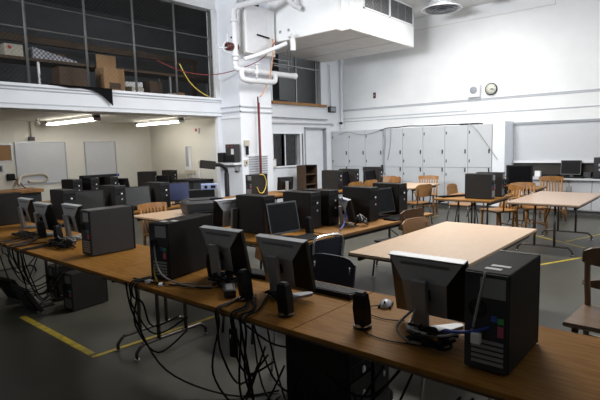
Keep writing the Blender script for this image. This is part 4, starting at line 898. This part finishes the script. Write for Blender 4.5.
# ================================================================== CABLES
cable('grey lead drooping in front of the second-row left towers to the monitor', [(3.52, 3.33, 1.08), (3.5, 3.22, 0.95), (3.42, 3.14, 0.82), (3.25, 3.12, 0.78), (3.12, 3.2, 0.765)], 0.007, GCABLE)
cable('blue cable drooping from the half hidden tower to the navy chair side', [(4.27, 3.05, 1.05), (4.25, 2.98, 0.92), (4.1, 2.9, 0.8), (3.95, 2.85, 0.755)], 0.008, BCABLE)
cable('thin yellow cable hanging down the rear of the second tower from the left', [(1.8, 2.84, 0.99), (1.79, 2.83, 0.87), (1.77, 2.80, 0.78), (1.74, 2.72, 0.753)], 0.005, YCABLE)
cable('long grey lead curving from the yellow-cable tower down across the desk', [(1.81, 2.86, 1.12), (1.79, 2.82, 0.98), (1.74, 2.72, 0.86), (1.72, 2.6, 0.80), (1.78, 2.45, 0.76), (1.88, 2.34, 0.75), (1.98, 2.3, 0.75)], 0.0055, GCABLE)
cable('grey video lead with a white plug running along the desk edge', [(1.72, 2.62, 0.747), (1.80, 2.56, 0.75), (1.9, 2.45, 0.75), (2.0, 2.38, 0.752)], 0.005, GCABLE)
tag(MB().box(-0.012, 0.012, -0.028, 0.028, 0, 0.016, 0.003).xf(Matrix.Translation((1.715, 2.655, Z)) @ Matrix.Rotation(R(-35), 4, 'Z')).build('cable_plug', LABEL), 'white cable plug lying at the front desk edge', 'plug')
tag(MB().box(-0.02, 0.02, -0.02, 0.02, 0, 0.02, 0.003).xf(Matrix.Translation((1.71, 2.78, Z))).build('cable_plug', LABEL), 'white network plug at the foot of the yellow cable', 'plug')
cable('black lead lying along the desk edge behind the white plug', [(1.7, 2.95, 0.748), (1.72, 2.7, 0.75), (1.78, 2.5, 0.75), (1.84, 2.3, 0.755)], 0.006, RUBBER)
cable('black mouse lead curling round the nearest monitor', [(2.17, 1.31, 0.755), (2.12, 1.36, 0.747), (2.05, 1.32, 0.747), (2.02, 1.2, 0.747), (2.05, 1.1, 0.75)], 0.003, RUBBER)
cable('thin black lead from the lone speaker across the front desk', [(1.87, 1.2, 0.748), (1.82, 1.18, 0.746), (1.80, 1.05, 0.746), (1.84, 0.9, 0.747), (1.86, 0.8, 0.75)], 0.003, RUBBER)
cable('light grey video lead looping from the nearest monitor to the nearest tower', [(1.97, 1.0, 0.86), (1.88, 0.98, 0.80), (1.84, 0.9, 0.80), (1.82, 0.8, 0.82), (1.765, 0.66, 0.9)], 0.006, GCABLE)
cable('second light grey lead looping under the nearest monitor', [(1.96, 1.02, 0.84), (1.86, 1.04, 0.79), (1.83, 0.96, 0.755), (1.86, 0.86, 0.755), (1.87, 0.78, 0.80)], 0.006, GCABLE)
cable('blue video plug lead at the rear of the nearest tower', [(1.765, 0.60, 0.92), (1.74, 0.64, 0.905), (1.74, 0.70, 0.885), (1.78, 0.78, 0.86)], 0.007, BCABLE)
cable('grey lead running down the rear of the nearest tower from its top', [(1.77, 0.62, 1.125), (1.745, 0.62, 1.09), (1.735, 0.635, 1.0), (1.735, 0.65, 0.92)], 0.005, GCABLE)
tag(MB().box(1.72, 1.745, 0.62, 0.655, 0.86, 0.90, 0.004).build('cable_plug', LABEL), 'pale plug at the rear of the nearest tower', 'plug')
def tangle(cx, cy, rx, ry, z0, z1, n, r, seed, m, label, group):
    rnd = random.Random(seed)
    for i in range(n):
        pts = []; a = rnd.random() * 6.28
        for k in range(6):
            a += rnd.uniform(0.6, 1.6); q = rnd.uniform(0.3, 1)
            pts.append((cx + rx * q * math.cos(a), cy + ry * q * math.sin(a), rnd.uniform(z0, z1)))
        cable(label, pts, r, m, group)
tangle(1.86, 0.88, 0.08, 0.12, 0.75, 0.82, 9, 0.006, 1, RUBBER, 'black cable in the knot between the nearest monitor and tower', 'cables in the nearest knot')
tangle(1.98, 2.33, 0.10, 0.14, 0.75, 0.81, 8, 0.006, 2, RUBBER, 'black cable in the heap around the monitor before the yellow-cable tower', 'cables in the second knot')
tangle(1.95, 1.85, 0.07, 0.09, 0.75, 0.80, 4, 0.005, 3, RUBBER, 'black cable heaped behind the middle speakers', 'cables behind the middle speakers')
tangle(1.92, 4.55, 0.10, 0.25, 0.75, 0.81, 9, 0.006, 4, RUBBER, 'black cable heaped before the left front-row monitors', 'cables in the left heap')
tangle(1.95, 5.4, 0.12, 0.3, 0.75, 0.80, 6, 0.006, 5, GREYCAR, 'dark cable heaped among the left monitors', 'cables among the left monitors')
tangle(1.98, 4.6, 0.08, 0.15, 0.75, 0.83, 2, 0.005, 14, GCABLE, 'light grey cable in the heap before the left monitors', 'light cables in the left heap')
tangle(4.36, 2.86, 0.08, 0.08, 0.75, 0.85, 6, 0.006, 6, RUBBER, 'black cable around the foot of the small silver monitor', 'cables at the small silver monitor')
tangle(4.36, 2.84, 0.07, 0.07, 0.76, 0.86, 2, 0.006, 16, GCABLE, 'pale cable around the foot of the small silver monitor', 'pale cables at the small silver monitor')
tangle(7.95, 2.5, 0.12, 0.05, 0.76, 1.05, 5, 0.007, 7, RUBBER, 'black cable behind the towers before the lockers', 'cables behind the locker-side towers')
def hang(x, ya, yb, n, zmin, seed, label, group, m=RUBBER, r=0.006):
    rnd = random.Random(seed)
    for i in range(n):
        y = rnd.uniform(ya, yb); y2 = y + rnd.uniform(-0.14, 0.14); zb = rnd.uniform(zmin, zmin + 0.3)
        pts = [(x + 0.28, y2 + 0.08, 0.752), (x + 0.1, y, 0.749), (x - 0.012, y - 0.02, 0.745), (x - 0.02, y - 0.03, 0.66), (x + 0.02, y + rnd.uniform(-.1, .1), zb + 0.2), (x + 0.12, (y + y2) / 2, zb), (x + 0.3, y2 + rnd.uniform(-.08, .08), zb + rnd.uniform(0.0, 0.25))]
        cable(label, pts, r, m, group)
hang(1.64, 1.78, 2.02, 7, 0.08, 8, 'black lead falling over the desk edge in the middle', 'leads falling over the middle desk edge')
hang(1.64, 2.75, 2.9, 3, 0.2, 9, 'black lead falling over the desk edge at the yellow-cable tower', 'leads falling over the edge at the tower')
hang(1.64, 4.3, 4.9, 5, 0.1, 10, 'dark lead falling over the desk edge at the left', 'leads falling over the left desk edge')
hang(1.65, 4.95, 5.5, 4, 0.15, 11, 'grey lead falling over the desk edge at far left', 'grey leads over the left desk edge', GREYCAR)
rnd = random.Random(12)
for i in range(9):
    ya = rnd.uniform(0.6, 1.7); yb = ya + rnd.uniform(0.5, 1.1); za = rnd.uniform(0.5, 0.66); zb = rnd.uniform(0.15, 0.5)
    cable('black cable slung below the front tables between the floor towers', [(1.95, ya, za), (1.9, ya * .7 + yb * .3, zb), (1.92, ya * .3 + yb * .7, zb + rnd.uniform(-.08, .08)), (2.0, yb, za)], 0.006, RUBBER, 'cables slung below the front tables')
cable('long black cable drooping to the floor below the yellow-cable tower', [(1.64, 2.95, 0.74), (1.66, 2.9, 0.5), (1.75, 2.7, 0.15), (1.95, 2.3, 0.02), (2.2, 2.1, 0.012)], 0.007, RUBBER)
t = thing('power_strip', 'white plug strip hanging in the lead bundle below the middle desk edge', 'power strip', (1.72, 1.98, 0.45), 10)
MB().box(-0.015, 0.015, -0.02, 0.02, 0, 0.16, 0.004).build('body', BLACK, t); MB().box(-0.02, -0.0155, -0.008, 0.008, 0.11, 0.13).build('socket', LABEL, t)
cable('yellow loop cable on the side of the tower before the column', [(6.22, 6.25, 1.126), (6.33, 6.25, 1.1), (6.38, 6.25, 0.95), (6.3, 6.25, 0.8), (6.2, 6.25, 0.80), (6.14, 6.25, 0.9)], 0.008, YCABLE)
